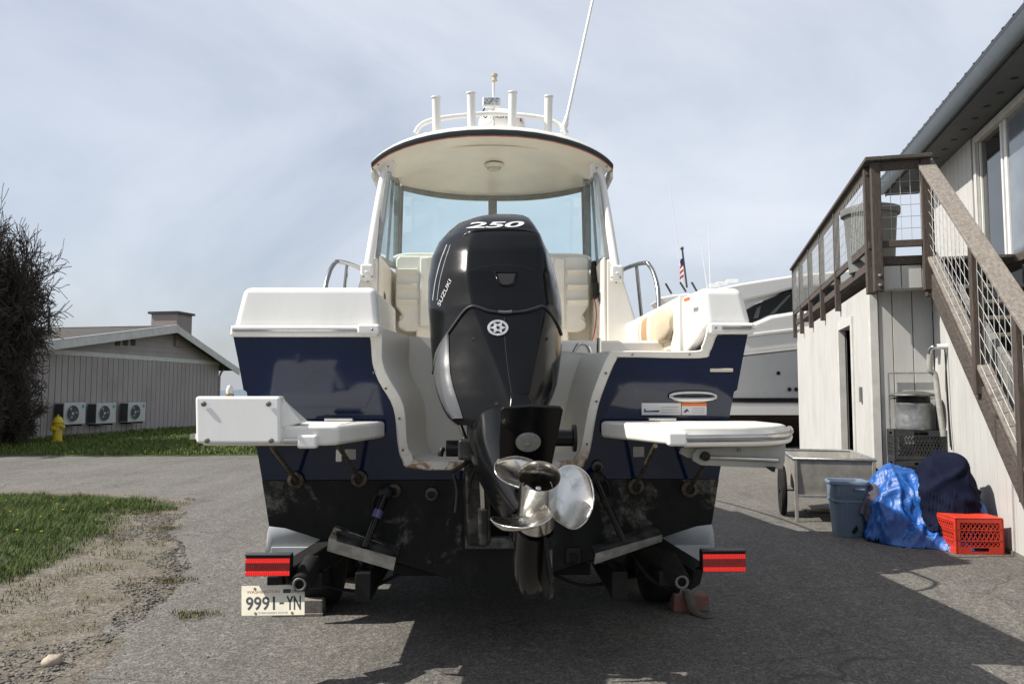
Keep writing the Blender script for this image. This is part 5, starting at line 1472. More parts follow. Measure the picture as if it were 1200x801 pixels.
for yw in (1.42, 2.22): MB().bb((-1.05, yw - .035, .30), (1.05, yw + .035, .37)).build('axle', tb_, trl, bevel=.006)
MB().bb((-.06, 7.5, .42), (.06, 10.2, .54)).build('tongue', tb_, trl, bevel=.006)
for sg in (-1, 1): MB().bar((sg * .66, 7.55, .48), (0, 9.0, .48), .08, .13).build('tongue_brace', tb_, trl)
MB().tube([(.0, 9.9, .0), (.0, 9.9, .5)], .035, 10).lathe([(.12, 0), (.10, .02), (.04, .06)], (0, 9.9, 0), n=14).build('tongue_jack', tb_, trl, weld=False)
for pts in ([(.3, .30, .45), (.5, .28, .38), (.75, .30, .42), (.92, .20, .44)], [(-.9, .2, .42), (-.7, .28, .36), (-.5, .3, .44)], [(.72, .25, .60), (.80, .1, .47), (.9, .05, .42)]):
    MB().tube(pts, .009, 6, smooth=6).build('brake_hose', rubber, trl, smooth=80)
# number plate
Yp = -.075
pq = [B(283, 721, Yp - .03), B(357, 720, Yp - .03), B(357, 684, Yp + .05), B(283, 686, Yp + .05)]
pn_ = (pq[1] - pq[0]).cross(pq[3] - pq[0]).normalized(); pn_ = pn_ if pn_.y < 0 else -pn_
pl8 = MB().prism(pq, -pn_ * .002).build('number_plate', plate, trl, bevel=.0015)
lp_ = lambda u, v, o=.0012: (pq[0].lerp(pq[1], u)).lerp(pq[3].lerp(pq[2], u), v) + pn_ * o
def plate_text(s, u0, u1, v0, v1, mat, bold=.0, nm='lettering', sub=0):
    a, f = text_geo(s, bold, 0, 1.0)
    MB().add(on_quad(a, lp_(u0, v0), lp_(u1, v0), lp_(u1, v1), lp_(u0, v1)), f).build(nm, mat, pl8, smooth=0, weld=False)
plate_text('9991', .07, .53, .17, .62, M('plate_ink', (.02, .02, .035), .5), .018, 'plate_number')
plate_text('-', .60, .67, .36, .42, MATS['plate_ink'], .02, 'plate_number')
plate_text('YN', .71, .94, .17, .62, MATS['plate_ink'], .018, 'plate_number')
plate_text('WASHINGTON', .08, .60, .73, .83, M('plate_red', (.45, .12, .08), .5), .0)
plate_text('EVERGREEN STATE', .27, .73, .055, .11, M('plate_blue', (.20, .22, .26), .5), .0)
MB().prism([lp_(u, v) for u, v in ((.66, .72), (.78, .72), (.78, .85), (.66, .85))], pn_ * .0006).build('month_sticker', btext, pl8)
plate_text('3', .69, .715, .74, .83, wtext, .01); plate_text('1', .735, .755, .74, .83, wtext, .01)
MB().prism([lp_(u, v) for u, v in ((.79, .72), (.91, .72), (.91, .84), (.79, .84))], pn_ * .0006).build('year_sticker', M('year_grey', (.42, .42, .38), .5, var=.3, vs=200), pl8)
plate_text('10', .83, .88, .74, .82, btext, .01)
for u, v in ((.21, .885), (.22, .07), (.80, .07)):
    MB().lathe([(.006, 0), (.006, .002)], lp_(u, v, .001), pn_, 10).build('plate_bolt', rust, pl8)
MB().bb(B(313, 686, Yp + .05), B(333, 674, Yp + .08)).build('plate_bracket', tb_, trl)

# ================================================================== loose things on the ground
def place(px, py, Y=None): return W.z(px, py, 0)
q = W.z(355, 722, 0)
blk = thing('wood_block', 'weathered grey wooden block lying behind the number plate by the trailer tyre', 'block', (q.x, q.y + .06, 0), R(4))
MB().bb((-.20, -.06, 0), (.12, .09, .018)).build('thin_board', wood_g, blk, bevel=.003)
MB().bb((-.10, -.05, .0185), (.115, .08, .098)).build('block', wood_g, blk, bevel=.006)
q = W.z(812, 719, 0)
chk = thing('wheel_chock', 'faded red wheel chock behind the trailer tyre under a grey strap', 'wheel chock', (q.x, q.y + .05, 0), R(2))
ch_r = M('chock_red', (.20, .07, .055), .85, var=.25, vs=14, lo=.4, hi=.62, col2=(.13, .105, .085))
MB().prism([(-.115, 0, 0), (.125, 0, 0), (.12, 0, .098), (-.11, 0, .112)], (0, .10, 0)).build('block', ch_r, chk, bevel=.008)
def strap_m():
    m = MB(); c = catmull([(0, .06, .118), (-.005, -.008, .112), (.0, -.03, .08), (.02, -.06, .02), (.05, -.11, .006), (.085, -.16, .006)], 6); rings = []
    for i, p in enumerate(c): rings.append([p + Vector((-.033, -.005, 0)), p + Vector((.033, .008, 0))])
    return m.loft(rings, closed=False)
sp_ = strap_m().build('webbing_strap', M('strap_webbing', (.10, .088, .068), .95, var=.2, vs=12, bump=.5, bs=400, bd=.001), smooth=180, solid=.004)
sp_.location = (q.x - .01, q.y + .05, 0); sp_.rotation_euler = (0, 0, R(2))
tag(sp_, 'frayed olive grey webbing strap draped over the red wheel chock', 'strap')

# milk crates
def crate(name, label, w, d, h, mat, loc, rz, group=None, flip=False, mat2=None):
    t = thing(name, label, 'crate', loc, rz, group)
    z = (lambda v: h - v) if flip else (lambda v: v)
    th = .012
    MB().bb((-w / 2, -d / 2, z(0)), (w / 2, d / 2, z(.012))).build('base', mat, t, bevel=.004)
    for (ax, sgn) in (('y', -1), ('y', 1), ('x', -1), ('x', 1)):
        L = w if ax == 'y' else d; o = (d if ax == 'y' else w) / 2 * sgn
        P = (lambda u, v, dep=0: Vector((u, o - sgn * dep, z(v)))) if ax == 'y' else (lambda u, v, dep=0: Vector((o - sgn * dep, u, z(v))))
        m = MB()
        def rect(u0, u1, v0, v1, m=m, P=P): 
            a = [P(u0, v0), P(u1, v0), P(u1, v1), P(u0, v1)]; b = [P(u0, v0, th), P(u1, v0, th), P(u1, v1, th), P(u0, v1, th)]; m.hexa(a + b)
        e = L / 2
        rect(-e, e, .014, .045); rect(-e, e, h * .33, h * .36); rect(-e, e, h * .62, h * .655)
        hw = min(.075, L * .26)
        rect(-e, -hw, h * .80, h * .955); rect(hw, e, h * .80, h * .955); rect(-hw, hw, h * .93, h * .955); rect(-hw, hw, h * .80, h * .83)
        rect(-e, e, h * .956, h)
        rect(-e, -e + .035, .045, h * .8); rect(e - .035, e, .045, h * .8)
        m.build('side_band', mat, t, weld=False, kind='stuff')
        # diagonal lattice
        m = MB()
        for v0, v1 in ((.045, h * .33), (h * .36, h * .62), (h * .655, h * .80)):
            n = max(int((L - .07) / .034), 3); step = (L - .07) / n; rise = v1 - v0
            for k in range(n):
                for dr in (0, 1):
                    ua = -e + .035 + step * (k + dr); ub = -e + .035 + step * (k + 1 - dr)
                    a = [P(ua - .004, v0, .002), P(ua + .004, v0, .002), P(ub + .004, v1, .002), P(ub - .004, v1, .002)]; b = [p_ + (P(0, 0, .008) - P(0, 0)) for p_ in a]
                    m.hexa(a + b)
        m.build('lattice', mat, t, weld=False, smooth=0, kind='stuff')
    return t
redc = M('crate_red', (.62, .045, .018), .45, var=.1, vs=10)
blkc = M('crate_black', (.035, .036, .038), .6, var=.2, vs=10)
q = W.z(1122, 649, 0)
cw, cdp, chh = .41, .36, .315
a_ = R(-3)
cen = Vector((q.x, q.y, 0)) + Matrix.Rotation(a_, 3, 'Z') @ Vector((cw / 2 - .005, cdp / 2, 0))
crate('milk_crate', 'bright red milk crate upside down on the asphalt by the house wall', cw, cdp, chh, redc, (cen.x, cen.y, .002), a_, None, True)
q = RB.y(1075, 500, 9.60)
base_h = .335
for k in range(3):
    crate('milk_crate', ['black milk crate at the bottom of the stack, hidden by the tarp', 'middle black milk crate of the stack behind the tarp', 'topmost black milk crate, right under the galvanised can'][k], .56, .33, base_h - .004, blkc, RB.w((q.x, 9.62, .002 + k * base_h)), RB.a + R(1.5 * k - 2), 'black crates stacked behind the tarp')
ztop_ = .002 + 3 * base_h
can = thing('metal_can', 'dented galvanised can with a black lid on top of the black crates', 'can', RB.w((q.x - .03, 9.62, ztop_)), RB.a)
MB().lathe([(.185, 0), (.19, .01), (.187, .05), (.19, .10), (.187, .15), (.188, .27), (.193, .28), (.193, .295), (.18, .30)], n=32).build('body', galv, can, smooth=50)
MB().lathe([(.175, .301), (.175, .365), (.16, .37)], n=28).build('lid', blackp, can, smooth=50)
MB().lathe([(.24, .371), (.25, .385), (.24, .40), (.10, .43), (.02, .435)], n=32).build('hood', M('hood_metal', (.20, .20, .19), .5, .7, var=.3, vs=12), can, smooth=50)
rk = thing('wire_rack', 'thin grey wire rack leaning at the wall behind the galvanised can', 'rack', RB.w((q.x, 9.79, 0)), RB.a)
zr = RB.y(1070, 437, 9.79).z
x0, x1 = RB.y(1042, 470, 9.79).x - q.x, RB.y(1099, 470, 9.79).x - q.x
for x in (x0, x1): MB().tube([(x, 0, 0), (x, 0, zr)], .010, 6).build('upright', galv, rk)
MB().bb((x0, -.012, zr - .008), (x1, .012, zr + .008)).build('top_bar', galv, rk)
MB().bb((x0, -.012, zr - .30), (x1, .012, zr - .28)).build('shelf', galv, rk)
# tap and drain hose on the wall
q = RB.x(1110, 406, T0 - .002)
tp = thing('wall_pipe', 'white pipe stub with grey flexible hose hanging on the pale wall', 'pipe', RB.w(q), RB.a)
q2_ = RB.x(1104, 503, T0 - .05) - q; 
MB().tube([(0, 0, 0), (-.10, 0, 0)], .03, 14).build('pipe_stub', vinyl, tp)
MB().tube([(-.10, 0, 0), (-.14, .0, 0), (-.165, .02, -.03), (-.17, .03, -.08)], .024, 10, smooth=5).build('elbow', chrome, tp, smooth=80)
q3_ = RB.x(1096, 440, T0 - .12) - q
MB().tube([(-.17, .03, -.08), (-.17, .04, -.25), q3_ + Vector((0, 0, 0)), (-.10, .02, -.62), (-.07, .0, -.98)], .030, 12, smooth=8).build('flexible_hose', M('hose_grey', (.40, .39, .36), .55, .2, var=.15, vs=30), tp, smooth=80)
MB().tube([(-.03, -.02, -.03), (-.028, -.04, -.4), (-.022, -.05, -.8), (-.02, -.09, -1.12)], .008, 6, smooth=5).build('thin_cable', rubber, tp, smooth=80)

# garden cart
q = W.z(934, 611, 0)
la = RB.I @ q
cart = thing('garden_cart', 'grey two wheeled garden cart with open tub and tube rim beside the house', 'cart', RB.w((la.x, la.y, 0)), RB.a)
cm = M('cart_metal', (.33, .31, .275), .6, .2, var=.2, vs=7)
cL, cW, zt_, zb_ = 1.42, .80, RB.I @ Vector((0, 0, 0)), 0
zr_, zb_ = .69, .30
top = [(0, 0, zr_), (cW, 0, zr_), (cW, cL, zr_), (0, cL, zr_)]; bot = [(.03, .02, zb_), (cW - .03, .02, zb_), (cW - .03, cL - .16, zb_), (.03, cL - .16, zb_)]
wins = [(0, 1), (1, 2), (2, 3), (3, 0)]
def panel(a, b_, c, d, nm): 
    a, b_, c, d = map(Vector, (a, b_, c, d)); n = (b_ - a).cross(d - a).normalized() * .010
    MB().hexa([a, b_, c, d, a + n, b_ + n, c + n, d + n]).build(nm, cm, cart, bevel=.002, seg=1)
for i, j in wins: panel(bot[i], bot[j], top[j], top[i], 'tub_side')
panel(bot[0], bot[1], bot[2], bot[3], 'tub_floor')
MB().tube([(-.015, -.015, zr_), (cW + .015, -.015, zr_), (cW + .015, cL, zr_), (-.015, cL, zr_)], .018, 8, closed=True).build('rim_tube', galv, cart, smooth=60)
for x, y in ((.0, .0), (cW, .0)): MB().bb((x - .018, y - .02, 0), (x + .018, y + .015, zr_ - .01)).build('leg', cm, cart, bevel=.004)
MB().bb((.02, -.02, zb_ - .03), (cW - .02, .01, zb_ - .001)).build('bottom_bar', galv, cart, bevel=.004)
ya = .50
for x in (-.10, cW + .10):
    wh = MB().lathe([(.235, -.028), (.275, -.03), (.287, -.012), (.287, .012), (.275, .03), (.235, .028)], (x, ya, .287), (1, 0, 0), 32).build('wheel', rubber, cart, smooth=50)
    MB().lathe([(.236, -.02), (.222, -.022), (.222, .022), (.236, .02)], (x, ya, .287), (1, 0, 0), 28, caps=False).build('rim', rust, wh, smooth=50)
    MB().lathe([(.03, -.04), (.03, .04)], (x, ya, .287), (1, 0, 0), 12).build('wheel_hub', blackp, wh)
    m = MB()
    for k in range(10):
        a_ = k * math.pi / 5; m.tube([(x, ya + .03 * math.cos(a_), .287 + .03 * math.sin(a_)), (x, ya + .225 * math.cos(a_ + .2), .287 + .225 * math.sin(a_ + .2))], .004, 4)
    m.build('spokes', galv, wh, smooth=0)
MB().tube([(-.14, ya, .287), (cW + .14, ya, .287)], .012, 8).build('axle', galv, cart)
qb = W.z(940, 602, 0)
for k, (dx, dy, L, a_) in enumerate(((.05, .10, .42, 8), (.02, -.02, .30, -6))):
    o = MB().bb((-L / 2, -.03, 0), (L / 2, .03, .022)).build('scrap_board', M('pale_wood', (.48, .42, .31), .8, var=.2, stretch=(1, 8, 1)), bevel=.004)
    o.location = (qb.x + .25 + dx, qb.y + .15 + dy, .002); o.rotation_euler = (0, 0, R(a_))
    tag(o, ['longer pale scrap board on the ground under the garden cart', 'shorter pale scrap board nearest the leg of the garden cart'][k], 'board', 'scrap boards under the cart')
# bin
q = W.z(1002, 630, 0)
BS = .87
bn = thing('waste_bin', 'slate blue plastic bin with a chewed drain hole between cart and tarp', 'bin', (q.x, q.y + .15, .002), R(-8))
bn.scale = (.85, .85, .93)
bm = M('bin_blue', (.155, .215, .29), .6, var=.14, vs=4, lo=.3, hi=.75)
def rrect(w, d, r, z, n=5):
    out = []
    for cx_, cy_, a0 in ((w / 2 - r, d / 2 - r, 0), (-w / 2 + r, d / 2 - r, 90), (-w / 2 + r, -d / 2 + r, 180), (w / 2 - r, -d / 2 + r, 270)):
        for k in range(n + 1):
            a = R(a0 + 90 * k / n); out.append(Vector((cx_ + r * math.cos(a), cy_ + r * math.sin(a), z)))
    return out
MB().loft([rrect(.305, .29, .06, 0), rrect(.31, .30, .06, .02), rrect(.375, .36, .07, .42), rrect(.385, .368, .07, .425), rrect(.395, .38, .07, .55), rrect(.37, .35, .06, .55), rrect(.33, .32, .06, .30), rrect(.28, .26, .05, .03)]).build('body', bm, bn, smooth=40)
MB().loft([rrect(.40, .385, .07, .545), rrect(.425, .41, .075, .55), rrect(.43, .415, .075, .575), rrect(.415, .40, .07, .585), rrect(.385, .37, .065, .58), rrect(.375, .36, .065, .552)], True, False).build('rim', bm, bn, smooth=50)
for x in (-.055, .10): MB().hexa([(x - .008, -.160, .05), (x + .008, -.160, .05), (x + .008, -.13, .05), (x - .008, -.13, .05), (x - .008, -.192, .40), (x + .008, -.192, .40), (x + .008, -.15, .40), (x - .008, -.15, .40)]).build('side_rib', bm, bn, bevel=.004)
MB().loft([[p + Vector((0, 0, 0)) for p in rrect(.372, .356, .07, .36)], rrect(.392, .376, .07, .365), rrect(.396, .380, .07, .385), rrect(.38, .364, .07, .39)], True, False).build('body_band', bm, bn, smooth=50)
MB().bb((.02, -.225, .49), (.14, -.19, .515)).build('handle', bm, bn, bevel=.008)
MB().tube([(.02, -.168, .05), (.035, -.172, .065), (.05, -.175, .09), (.045, -.178, .12), (.03, -.176, .10), (.005, -.168, .06)], .011, 6, closed=True).prism([(.0, -.165, .045), (.03, -.168, .05), (.05, -.172, .085), (.045, -.176, .125), (.025, -.172, .10)], (0, .004, 0)).build('drain_hole', MATS['deep_black'], bn, weld=False)

# ---- cloth: a small position based simulation dropped over mounds
def cloth(nx, ny, sx, sy, c, rz, cols, steps, shrink=.78, wall=None, seed=1, boxes=(), stiff=8, gr=.012, lift=.0):
    rng = np.random.default_rng(seed)
    u = (np.arange(nx) / (nx - 1) - .5) * sx * shrink; v = (np.arange(ny) / (ny - 1) - .5) * sy * shrink
    U, V = np.meshgrid(u, v, indexing='ij')
    ph = rng.uniform(0, 6.28, 8)
    Z = c[2] + .035 * np.sin(U * 21 + ph[0] + 1.5 * np.sin(V * 6)) + .035 * np.sin(V * 19 + ph[1] + 1.4 * np.sin(U * 7)) + rng.normal(0, .004, U.shape) + lift * np.abs(U)
    ca, sa = math.cos(rz), math.sin(rz)
    P = np.stack([c[0] + U * ca - V * sa, c[1] + U * sa + V * ca, Z], -1)
    Q = P.copy()
    lx, ly = sx / (nx - 1), sy / (ny - 1); ld = math.hypot(lx, ly)
    def con(A, Bv, L, k, both=True):
        d = Bv - A; n = np.linalg.norm(d, axis=-1, keepdims=True) + 1e-9
        e = d * (1 - L / n)
        if not both: e = np.where(n < L, e, 0)
        A += e * .5 * k; Bv -= e * .5 * k
    for st in range(steps):
        vel = (P - Q) * .965; Q = P.copy()
        P = P + vel; P[..., 2] -= 9.8 * .011 ** 2
        for it in range(stiff):
            for s_ in (0, 1):
                con(P[s_:-1:2], P[s_ + 1::2], lx, 1) if True else 0
            for s_ in (0, 1): con(P[:, s_:-1:2], P[:, s_ + 1::2], ly, 1)
            con(P[:-1, :-1], P[1:, 1:], ld, .3); con(P[1:, :-1], P[:-1, 1:], ld, .3)
            con(P[:-2], P[2:], lx * 1.85, .10, False); con(P[:, :-2], P[:, 2:], ly * 1.85, .10, False)
        for (o, r) in cols:
            d = (P - np.array(o)) / np.array(r); n = np.linalg.norm(d, axis=-1, keepdims=True)
            hit = n < 1
            P = np.where(hit, np.array(o) + d / (n + 1e-9) * np.array(r), P)
            Q = np.where(hit, Q + (P - Q) * .55, Q)
        for lo_b, hi_b in boxes:
            ins = np.all((P > lo_b) & (P < hi_b), -1)
            if ins.any(): P[ins, 2] = hi_b[2]; Q[ins] = P[ins]
        low = P[..., 2] < gr
        P[..., 2] = np.where(low, gr, P[..., 2]); Q = np.where(low[..., None], Q + (P - Q) * .8, Q)
        if wall is not None:
            tt = P[..., 0] * math.cos(RB.a) + P[..., 1] * math.sin(RB.a) - wall
            P -= np.maximum(tt, 0)[..., None] * np.array([math.cos(RB.a), math.sin(RB.a), 0])
    return P
def cloth_obj(P, name, mat, label, cat, thick=.004, sub=1):
    nx, ny = P.shape[:2]; o = P.reshape(-1, 3).mean(0); o[2] = 0
    m = MB().add([tuple(p - o) for p in P.reshape(-1, 3)], [(i * ny + j, i * ny + j + 1, (i + 1) * ny + j + 1, (i + 1) * ny + j) for i in range(nx - 1) for j in range(ny - 1)])
    ob = m.build(name, mat, smooth=180, solid=thick, sub=sub, weld=False); ob.location = o
    return tag(ob, label, cat)
def tarp_mat():
    m, t, b = base('tarp_blue'); v = coords(t)
    f = noise(t, v, 7, 8, .7, 1.2); w = noise(t, v, 26, 6, .7, .8)
    t.links.new(ramp(t, f, [(.3, (.015, .10, .36)), (.7, (.03, .20, .56))]), b.inputs['Base Color']); b.inputs['Roughness'].default_value = .34
    b.inputs['Specular IOR Level'].default_value = .6
    bumpn(t, b, mix(t, .45, f, w), .8, .035); return m
# heap: bumps with pulled folds, worked out in axes square to the sight line
HO_ = Vector((3.98, 7.52, 0)); HU = Vector((.88, -.47, 0)).normalized(); HV = Vector((.47, .88, 0)).normalized()
def bump(u, v, cu, cv, ru, rv, h, p=2.6, e=.62):
    d = math.hypot((u - cu) / ru, (v - cv) / rv)
    return h * max(1 - d ** p, 0) ** e
def smax(vals, k=.07):
    m = max(vals); return m + k * math.log(sum(math.exp((q_ - m) / k) for q_ in vals)) - k * math.log(len(vals)) * math.exp(-m * 4)
def ridged(x, y, z): return 1 - abs(mnoise.noise((x, y, z))) * 2
def heap(u, v):
    w = .07 * mnoise.noise((u * 3.1, v * 3.1, 2)); u2, v2 = u + w, v + .07 * mnoise.noise((u * 3.3, v * 3.3, 8))
    return smax([bump(u2, v2, -.26, .06, .34, .36, .70), bump(u2, v2, .20, .02, .32, .36, .74), bump(u2, v2, .0, .1, .4, .34, .62), bump(u2, v2, -.02, -.27, .50, .22, .20, 2, .8), bump(u2, v2, .16, -.36, .20, .14, .12, 2, 1), bump(u2, v2, -.30, -.16, .26, .28, .42)])
def heap_mesh(fn, u0, u1, v0, v1, n, m, disp, inside):
    P = {}; nu = n
    for i in range(n + 1):
        for j in range(m + 1):
            u, v = u0 + (u1 - u0) * i / n, v0 + (v1 - v0) * j / m
            if inside(u, v): P[(i, j)] = (u, v, fn(u, v))
    e = 1e-3; idx = {}; vs_ = []
    for k, (u, v, z) in P.items():
        nrm = Vector((-(fn(u + e, v) - z) / e, -(fn(u, v + e) - z) / e, 1)).normalized()
        p = Vector((u, v, z)); p = p + nrm * disp(p, u, v)
        p.z -= .010
        w = HO_ + HU * p.x + HV * p.y + Vector((0, 0, p.z))
        t_ = w.x * math.cos(RB.a) + w.y * math.sin(RB.a) - (T0 - .02)
        if t_ > 0: w -= Vector((math.cos(RB.a), math.sin(RB.a), 0)) * t_
        idx[k] = len(vs_); vs_.append(w - HO_)
    fs = [tuple(idx[q_] for q_ in ((i, j), (i + 1, j), (i + 1, j + 1), (i, j + 1))) for i in range(n) for j in range(m) if all(q_ in idx for q_ in ((i, j), (i + 1, j), (i + 1, j + 1), (i, j + 1)))]
    return vs_, fs
def tarp_disp(p, u, v):
    th = math.atan2(v - .02, u + .24) if u < 0 else math.atan2(v - .02, u - .20)
    rad = abs(math.sin(th * 4.5 + 2.6 * mnoise.noise((u * 3, v * 3, p.z * 3)))) ** .6
    fold = .045 * (.5 - rad) * max(0, min(1, (.78 - p.z) * 2.2))
    a = ridged(u * 2.6 + 3, v * 2.6, p.z * 2.6); b_ = ridged(u * 6 + p.z * 2, v * 6, p.z * 5 + 4); c = ridged(u * 15, v * 15, p.z * 13 + 9)
    return (fold + .040 * (max(a, 0) ** 2 - .35) + .026 * (max(b_, 0) ** 2 - .3) + .012 * (max(c, 0) ** 1.5 - .3)) * min(1, p.z * 6 + .25)
vs_, fs_2 = heap_mesh(heap, -.72, .72, -.62, .62, 150, 130, tarp_disp, lambda u, v: heap(u, v) > .001)
o = MB().add(vs_, fs_2).build('tarp', tarp_mat() if 0 else None, smooth=180, solid=.003, weld=False)
o.location = HO_; TARP = o; tag(o, 'crumpled bright blue plastic tarp heaped over things against the wall', 'tarp')
def jin(u, v): return math.hypot((u - .21) / .27, (v + .03) / .36) < 1 + .16 * mnoise.noise((u * 5, v * 5, 3)) + .08 * mnoise.noise((u * 13, v * 13, 5))
def jheap(u, v): return heap(u, v) + .06 * max(0, 1 - math.hypot((u - .18) / .28, (v + .0) / .36) ** 2)
def jdisp(p, u, v):
    d = math.hypot((u - .21) / .27, (v + .03) / .36)
    th = math.atan2(v - .06, u - .10)
    f1 = (1 - abs(math.sin(th * 2.6 + 4.6 * mnoise.noise((u * 2.4, v * 2.4, p.z * 2.4 + 5))))) ** 2.2
    s_ = (u * .8 + p.z * .7) * 16 + 5 * mnoise.noise((u * 2.5, v * 2.5, p.z * 2.5))
    f2 = (1 - abs(math.sin(s_))) ** 2.5
    return .014 + .030 * max(0, 1 - d ** 5) + .040 * (f1 - .25) + .026 * (f2 - .25) + .014 * mnoise.noise((u * 9, v * 9, p.z * 9))
vs_, fs_2 = heap_mesh(jheap, -.2, .72, -.55, .5, 130, 130, jdisp, jin)
jo = MB().add(vs_, fs_2).build('jacket', None, smooth=180, solid=.016, weld=False)
jo.location = HO_; tag(jo, 'dark navy padded jacket thrown over the top of the blue tarp', 'jacket')
def tarp_mat():
    m, t, b = base('tarp_blue'); v = coords(t)
    f = noise(t, v, 7, 8, .7, 1.2); w = noise(t, v, 30, 6, .7, .8)
    t.links.new(ramp(t, f, [(.3, (.008, .055, .24)), (.7, (.015, .12, .42))]), b.inputs['Base Color']); b.inputs['Roughness'].default_value = .33
    b.inputs['Specular IOR Level'].default_value = .6
    bumpn(t, b, mix(t, .5, f, w), .55, .02); return m
o.data.materials.append(tarp_mat())
fab = M('navy_fabric', (.0065, .009, .026), .85, spec=.12, var=.2, vs=9, bump=.3, bs=40, bd=.006)
jo.data.materials.append(fab)
rg = cloth(30, 26, .55, .5, (3.56, 7.66, .85), R(30), [((3.56, 7.68, .20), (.15, .15, .33))], 110, .66, None, 5)
cloth_obj(rg, 'rag', M('mauve_rag', (.115, .105, .135), .9, var=.25, vs=12, bump=.4, bs=60), 'greyish mauve rag bundle squeezed between the bin and the blue tarp', 'rag', .006)

# ================================================================== cruiser behind (right)
YC = 19.0
Cq = lambda px, py, y=YC: W.y(px, py, y)
cru = thing('motor_cruiser', 'large white and grey motor cruiser parked beyond the navy boat', 'boat', (4.2, YC, 0))
class CB(HB): off = Vector((4.2, YC, 0))
hg = M('cruiser_hull', (.56, .555, .535), .3, var=.06, vs=1, coat=.3); hw = M('cruiser_white', (.76, .745, .70), .3, var=.04, vs=1, coat=.3)
afm = M('antifoul_brown', (.045, .035, .026), .8, var=.3, vs=3)
def csec(x, zk, zch, zs, hb, hs):
    yc = YC + 1.6
    r = []
    for sg in (-1, 1):
        q_ = [(x, yc + sg * hs, zs), (x, yc + sg * (hb + (hs - hb) * .5), (zch + zs) / 2), (x, yc + sg * hb, zch)]
        r += q_ + [(x, yc, zk)] if sg < 0 else q_[::-1]
    return [Vector(p) for p in r]
zst = lambda px: Cq(px, 417 - (px - 877) * .11, YC).z
X = lambda px: Cq(px, 462, YC).x
zw = Cq(900, 486).z
CB().loft([[q_ for q_ in csec(X(px), zw, zw, zst(px), hb, hs)] for px, hb, hs in ((786, 1.45, 1.55), (860, 1.5, 1.6), (935, 1.5, 1.6), (1040, 1.3, 1.5), (1130, .7, 1.1), (1190, .08, .3))]).build('hull', hg, cru, smooth=40)
CB().loft([csec(X(px), zk, zw - .01, zw - .005, hb, hb + .01) for px, hb, zk in ((786, 1.44, .0), (860, 1.49, .0), (935, 1.49, .0), (1040, 1.29, .05), (1130, .69, .5), (1180, .1, .8))]).build('hull_bottom', afm, cru)
zb1, zb2 = Cq(900, 471).z, Cq(900, 466).z
CB().bb((X(786), YC + .035, zb1), (X(1000), YC + .06, zb2)).build('boot_stripe', M('stripe_black', (.006, .006, .007), .3), cru)
CB().bb((X(786), YC + .045, zw), (X(1000), YC + .062, zb1 - .03)).build('boot_top', hw, cru)
def cpoly(pts, y0, y1, nm, mat, **k):
    return CB().prism([Vector((Cq(*p, YC).x, YC + y0, Cq(*p, YC).z)) for p in pts], (0, y1 - y0, 0)).build(nm, mat, cru, **k)
cpoly([(790, 420), (877, 416), (935, 409.5), (1040, 398), (1040, 362), (935, 364), (905, 369), (881, 379), (860, 386), (800, 392)], .06, 3.1, 'deck_moulding', hw, bevel=.10, seg=4)
cpoly([(868, 392), (900, 388), (935, 384), (1000, 378), (1000, 382), (935, 388), (900, 392), (868, 396)], .03, .07, 'deck_crease', hw, bevel=.02)
cpoly([(876, 380), (876, 364), (890, 355), (928, 340), (1000, 328), (1030, 358), (935, 363), (905, 368)], .30, 2.9, 'side_glass', darkglass, bevel=.02)
cpoly([(836, 338), (870, 331), (895, 327), (935, 321), (1010, 314), (1010, 330), (935, 336), (905, 345), (874, 352), (848, 358), (836, 352)], .12, 3.0, 'hardtop', hw, bevel=.06, seg=3)
cpoly([(872, 352), (905, 345), (920, 341), (890, 354), (877, 362)], .26, .35, 'hardtop_brace', hw)
for p in (((887, 372), (893, 353), (897, 353), (893, 371)), ((905, 368), (928, 344), (932, 344), (912, 366))):
    cpoly(p, .27, .33, 'window_pillar', M('pillar_grey', (.12, .12, .12), .5), bevel=.01)
cpoly([(875, 363), (900, 350.5), (928, 339.5), (928, 342.5), (900, 354), (876, 366.5)], .24, .30, 'window_gasket', darkglass)
cpoly([(783, 342), (800, 339), (820, 337), (826, 342), (824, 354), (796, 357)], 1.0, 2.6, 'rod_station', hw, bevel=.05)
dkr = M('rod_grey', (.10, .10, .10), .4, .6)
for a, b_ in (((780, 332), (787, 344)), ((797, 330.5), (804, 342)), ((810.5, 330.5), (817, 342)), ((786, 346), (791, 357))):
    CB().tube([Cq(*a, YC + 1.2), Cq(*b_, YC + 1.2)], .028, 8).build('rod_tube', dkr, cru)
for a, b_ in (((784.5, 215), (800.5, 337)), ((819, 272), (829.5, 340)), ((830.5, 262), (832.5, 340))):
    CB().tube([Cq(*a, YC + 1.6), Cq(*b_, YC + 1.6)], [.006, .014], 6).build('antenna', white2, cru)
fs_ = CB().tube([Cq(799.5, 292, YC + 1.3), Cq(805, 337, YC + 1.3)], .026, 8).build('flag_staff', dkr, cru)
CB().ball(Cq(799.3, 291, YC + 1.3), .05, 10, 6).build('staff_knob', dkr, cru)
fred = M('flag_red', (.45, .03, .04), .8); fwh = M('flag_white', (.75, .74, .72), .8); fbl = M('flag_blue', (.03, .04, .14), .8)
ft = Cq(800.3, 302, YC + 1.29); fd = Cq(801.5, 324, YC + 1.29)
flag = CB().add([ft, ft + Vector((-.02, 0, -.02)), ft + Vector((-.02, 0, -.05)), ft + Vector((0, 0, -.03))], [(0, 1, 2, 3)]).build('flag', fbl, cru, smooth=0, solid=.003)
